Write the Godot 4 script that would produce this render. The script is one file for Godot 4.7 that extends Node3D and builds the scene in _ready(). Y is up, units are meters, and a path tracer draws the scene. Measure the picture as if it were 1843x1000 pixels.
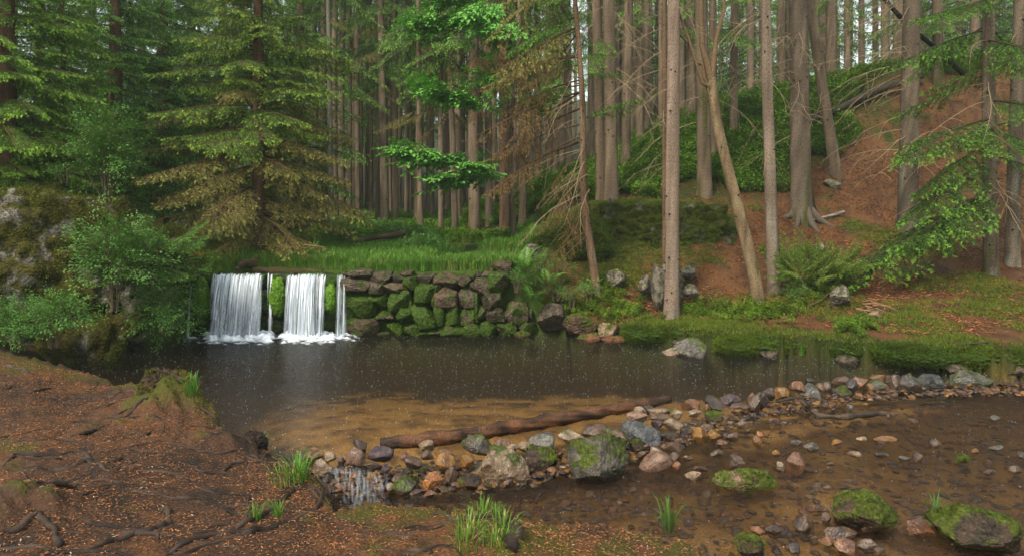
extends Node3D
# A forest pool below a small weir: spruce wood, mossy walls and banks, a dam of loose stones. Units are metres, water level of the pool is 0.
const F := 1200.0
const CX := 921.5
const HY := 400.0
const EYE := 2.2
var R := RandomNumberGenerator.new()
var N1 := FastNoiseLite.new()
var N2 := FastNoiseLite.new()
var M := {}
var used := {}

# ---------------------------------------------------------------- mesh builder
class MB:
	var v := PackedVector3Array()
	var n := PackedVector3Array()
	var c := PackedColorArray()
	var ix := PackedInt32Array()
	func tri(a: Vector3, b: Vector3, d: Vector3, col: Color) -> void:
		var nn := (d - a).cross(b - a).normalized()
		var i := v.size()
		v.append(a); v.append(b); v.append(d)
		n.append(nn); n.append(nn); n.append(nn)
		c.append(col); c.append(col); c.append(col)
		ix.append(i); ix.append(i + 1); ix.append(i + 2)
	func tri2(a: Vector3, b: Vector3, d: Vector3, ca: Color, cb: Color, cd: Color) -> void:
		var nn := (d - a).cross(b - a).normalized()
		var i := v.size()
		v.append(a); v.append(b); v.append(d)
		n.append(nn); n.append(nn); n.append(nn)
		c.append(ca); c.append(cb); c.append(cd)
		ix.append(i); ix.append(i + 1); ix.append(i + 2)
	func tube(pts: Array, rad: Array, sides: int, col: Color, col2: Color = Color(-1, 0, 0), jit := 0.0) -> void:
		var base := v.size()
		var m := pts.size()
		var up := Vector3(0.13, 0.97, 0.2).normalized()
		for k in m:
			var t: Vector3 = (pts[mini(k + 1, m - 1)] - pts[maxi(k - 1, 0)]).normalized()
			var s := t.cross(up)
			if s.length() < 0.2:
				s = t.cross(Vector3(1, 0, 0.1))
			s = s.normalized()
			var w := s.cross(t)
			var r: float = rad[k]
			var cc: Color = col if col2.r < 0 else col.lerp(col2, float(k) / (m - 1))
			for j in sides:
				var a := TAU * j / sides
				var o := s * cos(a) + w * sin(a)
				var rr := r * (1.0 + jit * sin(7.0 * a + 3.1 * k) * cos(2.3 * k + j))
				v.append(pts[k] + o * rr); n.append(o); c.append(cc)
		for k in m - 1:
			for j in sides:
				var a := base + k * sides + j
				var b := base + k * sides + (j + 1) % sides
				ix.append_array(PackedInt32Array([a, b, a + sides, b, b + sides, a + sides]))
		var cap := v.size()
		v.append(pts[m - 1]); n.append((pts[m - 1] - pts[m - 2]).normalized()); c.append(col if col2.r < 0 else col2)
		v.append(pts[0]); n.append((pts[0] - pts[1]).normalized()); c.append(col)
		for j in sides:
			ix.append_array(PackedInt32Array([cap, base + (m - 1) * sides + j, base + (m - 1) * sides + (j + 1) % sides, cap + 1, base + (j + 1) % sides, base + j]))
	func add(o: MB, t: Transform3D, tint := Color(1, 1, 1)) -> void:
		var base := v.size()
		for k in o.v.size():
			v.append(t * o.v[k]); n.append((t.basis * o.n[k]).normalized()); c.append(o.c[k] * tint)
		for k in o.ix:
			ix.append(base + k)
	func smooth() -> void:
		for k in n.size():
			n[k] = Vector3.ZERO
		for k in range(0, ix.size(), 3):
			var a := v[ix[k]]
			var nn := (v[ix[k + 2]] - a).cross(v[ix[k + 1]] - a)
			n[ix[k]] += nn; n[ix[k + 1]] += nn; n[ix[k + 2]] += nn
		for k in n.size():
			n[k] = n[k].normalized() if n[k].length() > 1e-12 else Vector3.UP
	func mesh() -> ArrayMesh:
		var a := []
		a.resize(Mesh.ARRAY_MAX)
		a[Mesh.ARRAY_VERTEX] = v; a[Mesh.ARRAY_NORMAL] = n; a[Mesh.ARRAY_COLOR] = c; a[Mesh.ARRAY_INDEX] = ix
		var m := ArrayMesh.new()
		m.add_surface_from_arrays(Mesh.PRIMITIVE_TRIANGLES, a)
		return m

# ---------------------------------------------------------------- scene helpers
func numbered(called: String) -> String:
	used[called] = used.get(called, -1) + 1
	return called if used[called] == 0 else "%s_%03d" % [called, used[called]]

func tag(o: Node3D, label: String, category: String, group := "") -> void:
	o.set_meta("label", label); o.set_meta("category", category)
	if group: o.set_meta("group", group)

func thing(called: String, label: String, category: String, at: Vector3, group := "") -> Node3D:
	var o := Node3D.new()
	o.name = numbered(called)
	add_child(o)
	o.position = at
	tag(o, label, category, group)
	return o

func part(called: String, mesh: Mesh, mat: Material, parent: Node3D, t := Transform3D()) -> MeshInstance3D:
	var o := MeshInstance3D.new()
	o.name = called
	o.mesh = mesh
	o.material_override = mat
	o.transform = t
	parent.add_child(o, true)
	return o

func single(called: String, mesh: Mesh, mat: Material, t: Transform3D, label: String, category: String, group := "") -> MeshInstance3D:
	var o := part(numbered(called), mesh, mat, self, t)
	tag(o, label, category, group)
	return o

func structure(called: String, mesh: Mesh, mat: Material, label := "") -> MeshInstance3D:
	var o := part(called, mesh, mat, self)
	o.set_meta("kind", "structure")
	if label: o.set_meta("label", label)
	return o

func scatter(called: String, mesh: Mesh, mat: Material, list: Array, parent: Node3D, label := "", category := "", colors := []) -> MultiMeshInstance3D:
	var mm := MultiMesh.new()
	mm.transform_format = MultiMesh.TRANSFORM_3D
	mm.use_colors = colors.size() > 0
	mm.mesh = mesh
	mm.instance_count = list.size()
	for k in list.size():
		mm.set_instance_transform(k, list[k])
		if colors.size(): mm.set_instance_color(k, colors[k])
	var o := MultiMeshInstance3D.new()
	o.name = called if parent != self else numbered(called)
	o.multimesh = mm
	o.material_override = mat
	o.set_meta("kind", "stuff")
	if label: o.set_meta("label", label)
	if category: o.set_meta("category", category)
	parent.add_child(o, true)
	return o

func rf(a: float, b: float) -> float:
	return R.randf_range(a, b)

func jc(c: Color, j: float) -> Color:
	var k := 1.0 + rf(-j, j)
	return Color(c.r * k * (1 + rf(-j, j) * 0.3), c.g * k, c.b * k * (1 + rf(-j, j) * 0.3))

func basis_to(dir: Vector3, roll := 0.0) -> Basis:
	var x := dir.normalized()
	var z := x.cross(Vector3.UP)
	if z.length() < 0.05: z = Vector3(0, 0, 1)
	z = z.normalized()
	var b := Basis(x, z.cross(x), z)
	return b if roll == 0.0 else b * Basis(Vector3(1, 0, 0), roll)

func upright(at: Vector3, s: float, tilt := 0.0) -> Transform3D:
	var b := Basis(Vector3.UP, rf(0, TAU)) * Basis(Vector3(1, 0, 0), rf(-tilt, tilt))
	return Transform3D(b.scaled(Vector3(s, s * rf(0.85, 1.15), s)), at)

# ---------------------------------------------------------------- places: a point at depth d seen at a direction of the survey
func P(px: float, py: float, d: float) -> Vector3:
	return Vector3((px - CX) / F * d, EYE - (py - HY) / F * d, -d)

# ---------------------------------------------------------------- terrain
# each row: bearing, then 16 knots [distance, height]: own bank, its edge, bed, far edge, far slopes
var COLS := [
	[-900, [.8,.7],[3,.7],[5,.75],[7.5,.8],[8.5,.85],[9,.9],[10,.95],[11,1.0],[12,1.1],[13,1.2],[15,1.4],[18,1.6],[22,1.8],[30,2.3],[60,5.5],[120,20]],
	[-100, [.8,.66],[3,.62],[5,.56],[7.7,.6],[8.5,.65],[9,.7],[9.6,.75],[10.2,.8],[11,.9],[12.5,1.1],[15,1.4],[18,1.6],[22,1.8],[30,2.2],[60,5.5],[120,20]],
	[60, [.8,.65],[3,.62],[5,.55],[7.7,.52],[8.6,.45],[9.2,.3],[10,.15],[10.8,.15],[11.5,.6],[12.5,1.1],[15,1.4],[18,1.6],[22,1.8],[30,2.2],[60,5.5],[120,20]],
	[120, [.8,.65],[3,.6],[5,.52],[7.8,.42],[8.9,.3],[9.4,-.15],[10.5,-.3],[11.2,-.25],[11.8,.2],[12.6,1.0],[15,1.35],[18,1.55],[22,1.75],[30,2.2],[60,5.5],[120,20]],
	[200, [.8,.64],[3,.6],[5,.5],[7.3,.4],[7.9,.3],[8.3,-.3],[10,-.6],[11.7,-.5],[12.1,.3],[13,1.1],[15,1.32],[18,1.5],[22,1.72],[30,2.15],[60,5.5],[120,20]],
	[280, [.8,.63],[3,.58],[5,.48],[6.4,.44],[7.1,.32],[7.4,-.3],[9.5,-.8],[12.3,-.8],[12.6,.4],[13.3,1.1],[15,1.3],[18,1.5],[22,1.72],[30,2.15],[60,5.5],[120,20]],
	[340, [.8,.62],[3,.57],[4.8,.45],[6.0,.42],[6.6,.32],[6.9,-.3],[9,-.8],[13.1,-.9],[13.35,1.05],[14,1.12],[15.5,1.3],[18,1.5],[22,1.72],[30,2.15],[60,5.5],[120,20]],
	[420, [.8,.6],[3,.55],[4.5,.42],[5.4,.36],[5.75,.3],[6.05,-.25],[8.5,-.7],[13.15,-.95],[13.35,1.04],[14,1.08],[14.6,1.27],[18,1.5],[22,1.72],[30,2.15],[60,5.5],[120,20]],
	[540, [.8,.58],[2.6,.5],[4,.42],[5.1,.25],[5.6,.1],[5.9,-.22],[8,-.4],[13.15,-.92],[13.35,1.04],[14,1.08],[14.6,1.27],[18,1.5],[22,1.72],[30,2.15],[60,5.5],[120,20]],
	[600, [.8,.56],[2.6,.46],[3.8,.38],[4.4,.3],[4.62,.15],[4.85,-.2],[8.2,-.42],[13.15,-.92],[13.35,1.06],[14,1.1],[14.6,1.27],[18,1.5],[22,1.7],[30,2.15],[60,5.5],[120,20]],
	[660, [.8,.55],[2.6,.44],[3.8,.38],[4.4,.32],[4.62,.17],[4.85,-.2],[8.4,-.4],[13.15,-.92],[13.35,1.16],[14,1.22],[15.2,1.3],[18,1.5],[21.5,1.65],[30,2.12],[60,5.5],[120,20]],
	[800, [.8,.5],[2.6,.4],[3.7,.38],[4.3,.34],[4.5,.2],[4.75,-.2],[8.6,-.4],[13.15,-.92],[13.35,1.2],[14,1.25],[15.5,1.32],[18,1.5],[21,1.62],[30,2.1],[60,5.5],[120,20]],
	[930, [.8,.48],[2.4,.36],[3.6,.34],[4.25,.29],[4.45,.15],[4.65,-.2],[8.6,-.4],[13.15,-.92],[13.35,1.2],[14.2,1.28],[15.5,1.48],[17,1.55],[21,1.7],[26,2.9],[60,8.5],[120,24]],
	[1000, [.8,.45],[2.4,.34],[3.6,.3],[4.3,.24],[4.5,.1],[4.7,-.19],[8.6,-.4],[12.95,-.85],[13.2,.2],[14,.75],[15,1.6],[15.8,2.2],[18,2.35],[24,3.5],[60,8.5],[120,24]],
	[1080, [.8,.42],[2.4,.32],[3.6,.26],[4.35,.2],[4.5,.08],[4.7,-.19],[8.6,-.4],[12.5,-.8],[12.75,.15],[13.7,.8],[15.1,1.25],[16.4,2.6],[18.3,2.85],[24,4.1],[60,8.5],[120,24]],
	[1180, [.8,.38],[2.4,.27],[3.6,.2],[4.35,.15],[4.5,.04],[4.7,-.19],[8.6,-.38],[11.9,-.75],[12.15,.28],[12.9,.38],[14.9,1.25],[16.4,2.6],[18.3,2.9],[24,5.2],[60,11.5],[120,27]],
	[1280, [.8,.35],[2.4,.2],[3.5,.12],[4.3,.07],[4.45,-.04],[4.65,-.19],[8.6,-.36],[11.35,-.68],[11.6,.3],[12.6,.42],[14.6,1.32],[16.3,2.4],[18.4,2.95],[24,6.1],[60,11.5],[120,27]],
	[1380, [.8,.3],[2.4,.12],[3.4,.02],[4.0,-.03],[4.3,-.1],[4.6,-.2],[8.4,-.3],[10.95,-.5],[11.2,.3],[12.2,.42],[14.2,1.15],[16.5,2.2],[18.5,3.0],[24,6.7],[60,11.5],[120,27]],
	[1480, [.8,.25],[2.4,-.05],[3.2,-.17],[3.7,-.2],[4,-.2],[4.5,-.19],[8.8,-.28],[10.6,-.5],[10.85,.3],[11.8,.44],[14,1.05],[17,2.3],[19,3.4],[24,7.1],[60,11.5],[120,27]],
	[1600, [.8,.25],[2.4,-.05],[3.2,-.17],[3.7,-.2],[4,-.2],[4.6,-.22],[9.1,-.28],[10.15,-.5],[10.4,.3],[11.4,.45],[14,1.1],[17,2.3],[20,4.1],[24,7.7],[60,11.5],[120,27]],
	[1720, [.8,.25],[2.4,-.05],[3.2,-.17],[3.7,-.2],[4,-.2],[4.6,-.22],[9.3,-.3],[9.75,-.5],[10,.3],[11.2,.5],[14,1.2],[17,2.45],[20.5,4.7],[24,8],[60,11.5],[120,27]],
	[1843, [.8,.25],[2.4,-.05],[3.2,-.17],[3.7,-.2],[4,-.2],[4.6,-.22],[9.1,-.3],[9.4,-.45],[9.65,.3],[11,.52],[14,1.3],[17,2.7],[20.5,5],[24,8.2],[60,11.5],[120,27]],
	[2750, [.8,.3],[2,.1],[2.6,-.1],[3,-.15],[3.3,-.2],[3.6,-.2],[5,-.2],[5.6,-.2],[6,.35],[8,.9],[11,2],[15,4],[20,6.5],[25,8.5],[60,11.5],[120,27]],
]
# mounds on the near bank: bearing, distance, half width, half depth, height, mossiness
var BUMPS := [[322, 6.15, .5, .4, .26, 1.0], [283, 7.0, .5, .3, .12, .9], [30, 3.7, .35, .3, .16, .8], [905, 3.75, .22, .3, .1, .9], [565, 4.75, .3, .16, .1, 1.0], [420, 5.5, .25, .2, .12, .4], [200, 5.3, .5, .3, .05, .2], [500, 4.0, .5, .2, .05, .3], [150, 4.4, .6, .2, .05, .1], [700, 3.5, .5, .3, .05, .1]]
const NS := 560
const ND := 480
const S0 := -900.0
const S1 := 2750.0
const D0 := 0.8
const D1 := 120.0
var HT := PackedFloat32Array()
var KN := []   # per bearing column: knots as PackedFloat32Array pairs

func d_row(j: float) -> float:
	# finer steps between 3 and 20 m
	var u := j / (ND - 1)
	return D0 * pow(D1 / D0, u)

func row_d(d: float) -> float:
	return log(clampf(d, D0, D1) / D0) / log(D1 / D0) * (ND - 1)

func pchip(xs: PackedFloat32Array, ys: PackedFloat32Array, x: float) -> float:
	var n := xs.size()
	if x <= xs[0]: return ys[0]
	if x >= xs[n - 1]: return ys[n - 1]
	var k := 0
	while k < n - 2 and x > xs[k + 1]: k += 1
	var h := xs[k + 1] - xs[k]
	var dk := (ys[k + 1] - ys[k]) / h
	var m0 := 0.0
	var m1 := 0.0
	if k > 0:
		var dp := (ys[k] - ys[k - 1]) / (xs[k] - xs[k - 1])
		m0 = 0.0 if dp * dk <= 0 else 2.0 * dp * dk / (dp + dk)
	else:
		m0 = dk
	if k < n - 2:
		var dn := (ys[k + 2] - ys[k + 1]) / (xs[k + 2] - xs[k + 1])
		m1 = 0.0 if dn * dk <= 0 else 2.0 * dn * dk / (dn + dk)
	else:
		m1 = dk
	var t := (x - xs[k]) / h
	var t2 := t * t
	var t3 := t2 * t
	return (2 * t3 - 3 * t2 + 1) * ys[k] + (t3 - 2 * t2 + t) * h * m0 + (-2 * t3 + 3 * t2) * ys[k + 1] + (t3 - t2) * h * m1

func knots_at(s: float) -> Array:
	var a := 0
	while a < COLS.size() - 2 and s > COLS[a + 1][0]: a += 1
	var ca: Array = COLS[a]
	var cb: Array = COLS[a + 1]
	var t := clampf((s - ca[0]) / (cb[0] - ca[0]), 0, 1)
	var xs := PackedFloat32Array()
	var ys := PackedFloat32Array()
	for k in 16:
		xs.append(lerpf(ca[k + 1][0], cb[k + 1][0], t)); ys.append(lerpf(ca[k + 1][1], cb[k + 1][1], t))
	# ragged banks
	var w := 0.16 * N1.get_noise_2d(s * 0.5, 31.0) + 0.08 * N1.get_noise_2d(s * 1.7, 77.0)
	for k in [3, 4, 5]: xs[k] += w
	if s > 1010 or s < 330:
		var w2 := 0.22 * N1.get_noise_2d(s * 0.45, 131.0) + 0.1 * N1.get_noise_2d(s * 1.6, 177.0)
		for k in [7, 8]: xs[k] += w2
	return [xs, ys]

func sstep(a: float, b: float, x: float) -> float:
	var t := clampf((x - a) / (b - a), 0, 1)
	return t * t * (3 - 2 * t)

func H(x: float, z: float) -> float:
	var d := maxf(-z, D0)
	return Hs(x / d * F + CX, d)

func Hs(s: float, d: float) -> float:
	var fi := clampf((s - S0) / (S1 - S0) * (NS - 1), 0, NS - 1.001)
	var fj := clampf(row_d(d), 0, ND - 1.001)
	var i := int(fi)
	var j := int(fj)
	var u := fi - i
	var w := fj - j
	var k := j * NS + i
	return lerpf(lerpf(HT[k], HT[k + 1], u), lerpf(HT[k + NS], HT[k + NS + 1], u), w)

func on_ground(px: float, d: float, lift := 0.0) -> Vector3:
	return Vector3((px - CX) / F * d, Hs(px, d) + lift, -d)

func gp(px: float, py: float, lo := 1.0, hi := 100.0) -> Vector3:   # where that sight line meets the ground
	var d := lo
	while d < hi:
		if Hs(px, d) >= EYE - (py - HY) / F * d:
			break
		d *= 1.006
	return on_ground(px, d)

func green_edge(s: float) -> float:   # where the green cover of the hill begins
	return lerpf(18.4, 19.2, clampf((s - 1130) / 250.0, 0, 1)) + 4.0 * sstep(1400, 1660, s)

func make_ground() -> void:
	HT.resize(NS * ND)
	var mb := MB.new()
	mb.v.resize(NS * ND); mb.n.resize(NS * ND); mb.c.resize(NS * ND)
	var dirt := Color(.088, .045, .027)
	var dirt_dark := Color(.045, .03, .022)
	var needle := Color(.19, .08, .031)
	var moss := Color(.085, .085, .014)
	var moss_d := Color(.035, .055, .008)
	var sand := Color(.56, .29, .082)
	var sand_d := Color(.32, .155, .045)
	var grass := Color(.07, .12, .018)
	var forest := Color(.05, .045, .02)
	var needles_r := Color(.17, .076, .029)
	for i in NS:
		var s := lerpf(S0, S1, float(i) / (NS - 1))
		var kk := knots_at(s)
		var xs: PackedFloat32Array = kk[0]
		var ys: PackedFloat32Array = kk[1]
		for j in ND:
			var d := d_row(j)
			var x := (s - CX) / F * d
			var y := pchip(xs, ys, d)
			var a := N1.get_noise_2d(x * 1.1, d * 1.1)      # about a metre
			var b := N1.get_noise_2d(x * 4.3 + 50, d * 4.3)
			var e := N2.get_noise_2d(x * 14.0, d * 14.0)
			var bed := sstep(xs[4], xs[5], d) * (1.0 - sstep(xs[7], xs[8], d))
			var beyond := sstep(xs[7], xs[8], d)
			var hill := sstep(xs[8] + 0.6, xs[8] + 4.0, d)
			var amp := lerpf(0.035, 0.05, bed)
			amp = lerpf(amp, 0.09, hill)
			if s > 960: amp = lerpf(amp, 0.17, hill)
			y += amp * a + amp * 0.5 * b + lerpf(0.012, 0.02, hill) * e
			var mb_moss := 0.0
			if d < 8.5:
				for q in BUMPS:
					var ex: float = (x - (q[0] - CX) / F * q[1]) / q[2]
					var ez: float = (d - q[1]) / q[3]
					var rr := ex * ex + ez * ez
					if rr < 5.0:
						var e2 := exp(-rr * (1.0 + .5 * b))
						y += q[4] * e2 * (1.0 - bed) * (1.0 + .5 * b + .4 * e)
						mb_moss = maxf(mb_moss, q[5] * e2)
			HT[j * NS + i] = y
			# what the ground is made of
			var col := dirt.lerp(dirt_dark, sstep(-.1, .35, b))
			var lit := sstep(-.15, .3, a * 0.7 + b * 0.5 + e * 0.35)
			col = col.lerp(needle, lit * 0.75)
			col = col.lerp(moss, sstep(.2, .42, a * 0.6 - b * 0.5 + 0.42 * sstep(xs[3] - .5, xs[4], d)) * 0.8)
			col = col.lerp(moss, sstep(.15, .4, mb_moss * .8 - .25 + b * .6 + e * .35))
			var bc := sand.lerp(sand_d, sstep(-.25, .35, a * 0.5 + b * 0.8))
			bc = bc.lerp(Color(.06, .04, .022), sstep(.12, .5, e * 0.7 + b * 0.5) * 0.7)
			# far and left bed darkened in colour for deep-water gloom; partly dark bank stone
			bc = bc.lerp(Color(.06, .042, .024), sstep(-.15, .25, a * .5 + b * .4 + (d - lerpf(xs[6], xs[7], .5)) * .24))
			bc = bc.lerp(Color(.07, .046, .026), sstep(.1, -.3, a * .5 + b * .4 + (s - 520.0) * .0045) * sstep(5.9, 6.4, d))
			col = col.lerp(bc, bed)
			var fc: Color
			if s > 975:
				fc = needles_r.lerp(Color(.1, .045, .022), sstep(-.2, .4, b + e * 0.4))
				var mossy := sstep(.02, .25, a * 0.7 + b * 0.35 + 0.34 * (1.0 - sstep(xs[8], xs[8] + 2.2, d)) - 0.1)
				if s < 1330 and d > 14.2 and d < 18.2:
					mossy = maxf(mossy, sstep(-.35, -.05, b * 0.6 + e * 0.5 + a * 0.3) * (1.0 - sstep(1215, 1330, s + 60.0 * a + (16.0 - d) * 45.0)))
				fc = fc.lerp(moss.lerp(moss_d, sstep(-.2, .3, e + b * 0.5)), mossy * 0.9)
				var ge := green_edge(s)
				var green := sstep(ge - .7, ge + .5, d + a * 2.0)
				fc = fc.lerp(moss_d, green * 0.85)
				fc = fc.lerp(moss_d, (1.0 - sstep(xs[8] - .1, xs[8] + .35, d)) * 0.9)
				if s < 1060: fc = fc.lerp(moss, sstep(1060, 1000, s) * sstep(14, 14.6, d) * 0.6)
			else:
				fc = grass.lerp(Color(.1, .085, .03), sstep(0, .35, a + b * 0.4) * 0.6)
				fc = fc.lerp(forest, sstep(20, 24, d + a * 2.0))
			if d > 40: fc = fc.lerp(forest, .5)
			col = col.lerp(fc, beyond)
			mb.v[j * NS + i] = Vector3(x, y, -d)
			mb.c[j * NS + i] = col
	for j in ND - 1:
		for i in NS - 1:
			var k := j * NS + i
			mb.ix.append_array(PackedInt32Array([k, k + NS, k + 1, k + 1, k + NS, k + NS + 1]))
	mb.smooth()
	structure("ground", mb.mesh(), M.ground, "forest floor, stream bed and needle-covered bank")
	var under := PlaneMesh.new()
	under.size = Vector2(500, 500)
	var u := structure("ground_beyond", under, M.soil)
	u.position = Vector3(0, -1.7, 0)

# ---------------------------------------------------------------- materials
func ntex(freq: float, lo: float, hi: float, sd: int, kind := FastNoiseLite.TYPE_SIMPLEX_SMOOTH, oct := 4, size := 512) -> NoiseTexture2D:
	var n := FastNoiseLite.new()
	n.seed = sd
	n.noise_type = kind
	n.frequency = freq
	n.fractal_octaves = oct
	if kind == FastNoiseLite.TYPE_CELLULAR:
		n.cellular_return_type = FastNoiseLite.RETURN_DISTANCE2_SUB
	var t := NoiseTexture2D.new()
	t.width = size; t.height = size
	t.seamless = true
	t.noise = n
	var g := Gradient.new()
	g.set_color(0, Color(lo, lo, lo)); g.set_color(1, Color(hi, hi, hi))
	t.color_ramp = g
	return t

func vmat(rough: float, tint := Color(1, 1, 1), tex: Texture2D = null, scale := Vector3.ONE, world := false, bump: Texture2D = null, depth := 0.0, spec := 0.5) -> StandardMaterial3D:
	var m := StandardMaterial3D.new()
	m.vertex_color_use_as_albedo = true
	m.albedo_color = tint
	m.roughness = rough
	m.metallic_specular = spec
	m.cull_mode = BaseMaterial3D.CULL_DISABLED
	if tex or bump:
		m.uv1_triplanar = true
		m.uv1_world_triplanar = world
		m.uv1_scale = scale
		m.albedo_texture = tex
	if bump:
		m.heightmap_enabled = true
		m.heightmap_texture = bump
		m.heightmap_scale = depth
	return m

func leafmat(tint: Color, back: float, rough := 0.5) -> StandardMaterial3D:
	var m := vmat(rough, tint, null, Vector3.ONE, false, null, 0, .25)
	m.backlight_enabled = true
	m.backlight = Color(back, back, back * 0.6)
	return m

func make_materials() -> void:
	var grain := ntex(0.06, 0.55, 1.0, 3, FastNoiseLite.TYPE_SIMPLEX_SMOOTH, 5)
	var speck := ntex(0.09, 0.45, 1.0, 5, FastNoiseLite.TYPE_VALUE_CUBIC, 4)
	var rocky := ntex(0.035, 0.4, 1.0, 9, FastNoiseLite.TYPE_SIMPLEX, 6)
	var cells := ntex(0.045, 0.2, 1.0, 13, FastNoiseLite.TYPE_CELLULAR, 3)
	var bark := ntex(0.03, 0.5, 1.0, 17, FastNoiseLite.TYPE_SIMPLEX, 5)
	M.ground = vmat(0.75, Color(1, 1, 1), speck, Vector3(1.7, 1.7, 1.7), true, rocky, 1.6, 0.22)
	M.soil = StandardMaterial3D.new()
	M.soil.albedo_color = Color(.06, .045, .03).linear_to_srgb()
	M.rock = vmat(0.7, Color(1, 1, 1), rocky, Vector3(.9, .9, .9), false, rocky, 5.0, 0.2)
	M.stone_wet = vmat(0.28, Color(1, 1, 1), rocky, Vector3(2.6, 2.6, 2.6), false, rocky, 1.0, 0.36)
	M.stone_wet.uv1_world_triplanar = true
	M.stone = vmat(0.6, Color(1, 1, 1), rocky, Vector3(2.2, 2.2, 2.2), true, rocky, 1.2, 0.18)
	M.wall = vmat(0.6, Color(1, 1, 1), rocky, Vector3(1.6, 1.6, 1.6), true, rocky, 2.0, 0.25)
	M.bark = vmat(0.85, Color(1, 1, 1), bark, Vector3(3.2, .9, 3.2), true, cells, 1.0, 0.15)
	M.wood_wet = vmat(0.42, Color(1, 1, 1), rocky, Vector3(1.6, 3.0, 3.0), true, rocky, 2.0, 0.33)
	M.root = vmat(0.6, Color(1, 1, 1), grain, Vector3(5, 5, 5), true, bark, 0.5, 0.2)
	M.twig = vmat(0.8, Color(1, 1, 1), null, Vector3.ONE, false, null, 0, 0.3)
	M.spruce = leafmat(Color(1, 1, 1), .3, .55)
	M.spruce_bright = leafmat(Color(1.0, 1.0, .8), .35, .5)
	M.spruce_dark = leafmat(Color(.9, .95, .92), .3, .55)
	M.spruce_right = leafmat(Color(.78, .82, .7), .3, .55)
	M.spruce_olive = leafmat(Color(1.0, .93, .85), .3, .6)
	M.leaf = leafmat(Color(1, 1, 1), .5, .4)
	M.grass = leafmat(Color(1, 1, 1), .45, .45)
	M.moss = leafmat(Color(1, 1, 1), .2, .8)
	M.litter = vmat(.7, Color(1, 1, 1), null, Vector3.ONE, false, null, 0, .2)
	var fall := StandardMaterial3D.new()
	fall.vertex_color_use_as_albedo = true
	fall.albedo_color = Color(.93, .95, .97)
	fall.transparency = BaseMaterial3D.TRANSPARENCY_ALPHA
	fall.roughness = 0.45
	fall.cull_mode = BaseMaterial3D.CULL_DISABLED
	M.fall = fall
	M.drop = vmat(.4, Color(1, 1, 1))
	# clear water skin: fresnel mirror with small waves
	for w in [["pool", 0.9, 0.5, Color(.05, .035, .018, .04), .2, .29], ["stream", 1.0, 1.0, Color(.09, .05, .02, .04), .1, .33]]:
		var m := StandardMaterial3D.new()
		m.albedo_color = Color(w[3].r, w[3].g, w[3].b).linear_to_srgb()
		m.albedo_color.a = w[3].a
		m.transparency = BaseMaterial3D.TRANSPARENCY_ALPHA
		m.roughness = w[4]
		m.metallic_specular = w[5]
		m.uv1_triplanar = true
		m.uv1_world_triplanar = true
		m.uv1_scale = Vector3(.45, .45, .8) * w[1]
		m.heightmap_enabled = true
		m.heightmap_texture = ntex(0.035, 0.0, 1.0, 23, FastNoiseLite.TYPE_SIMPLEX_SMOOTH, 4, 1024)
		m.heightmap_scale = 2.2 * w[2]
		M[w[0]] = m

# ---------------------------------------------------------------- shapes
var ICO := {}
func ico(sub: int) -> Array:    # [vertices, indices]
	if ICO.has(sub): return ICO[sub]
	if sub == 0:
		var t := (1.0 + sqrt(5.0)) / 2.0
		var v := PackedVector3Array()
		for p in [[-1, t, 0], [1, t, 0], [-1, -t, 0], [1, -t, 0], [0, -1, t], [0, 1, t], [0, -1, -t], [0, 1, -t], [t, 0, -1], [t, 0, 1], [-t, 0, -1], [-t, 0, 1]]:
			v.append(Vector3(p[0], p[1], p[2]).normalized())
		var f := PackedInt32Array([0, 5, 11, 0, 1, 5, 0, 7, 1, 0, 10, 7, 0, 11, 10, 1, 9, 5, 5, 4, 11, 11, 2, 10, 10, 6, 7, 7, 8, 1, 3, 4, 9, 3, 2, 4, 3, 6, 2, 3, 8, 6, 3, 9, 8, 4, 5, 9, 2, 11, 4, 6, 10, 2, 8, 7, 6, 9, 1, 8])
		ICO[0] = [v, f]
		return ICO[0]
	var p: Array = ico(sub - 1)
	var v2: PackedVector3Array = p[0].duplicate()
	var f2 := PackedInt32Array()
	var mid := {}
	var pf: PackedInt32Array = p[1]
	for k in range(0, pf.size(), 3):
		var m := []
		for e in [[0, 1], [1, 2], [2, 0]]:
			var a := pf[k + e[0]]
			var b := pf[k + e[1]]
			var key := mini(a, b) * 1000000 + maxi(a, b)
			if not mid.has(key):
				mid[key] = v2.size()
				v2.append((v2[a] + v2[b]).normalized())
			m.append(mid[key])
		f2.append_array(PackedInt32Array([pf[k], m[0], m[2], pf[k + 1], m[1], m[0], pf[k + 2], m[2], m[1], m[0], m[1], m[2]]))
	ICO[sub] = [v2, f2]
	return ICO[sub]

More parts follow.
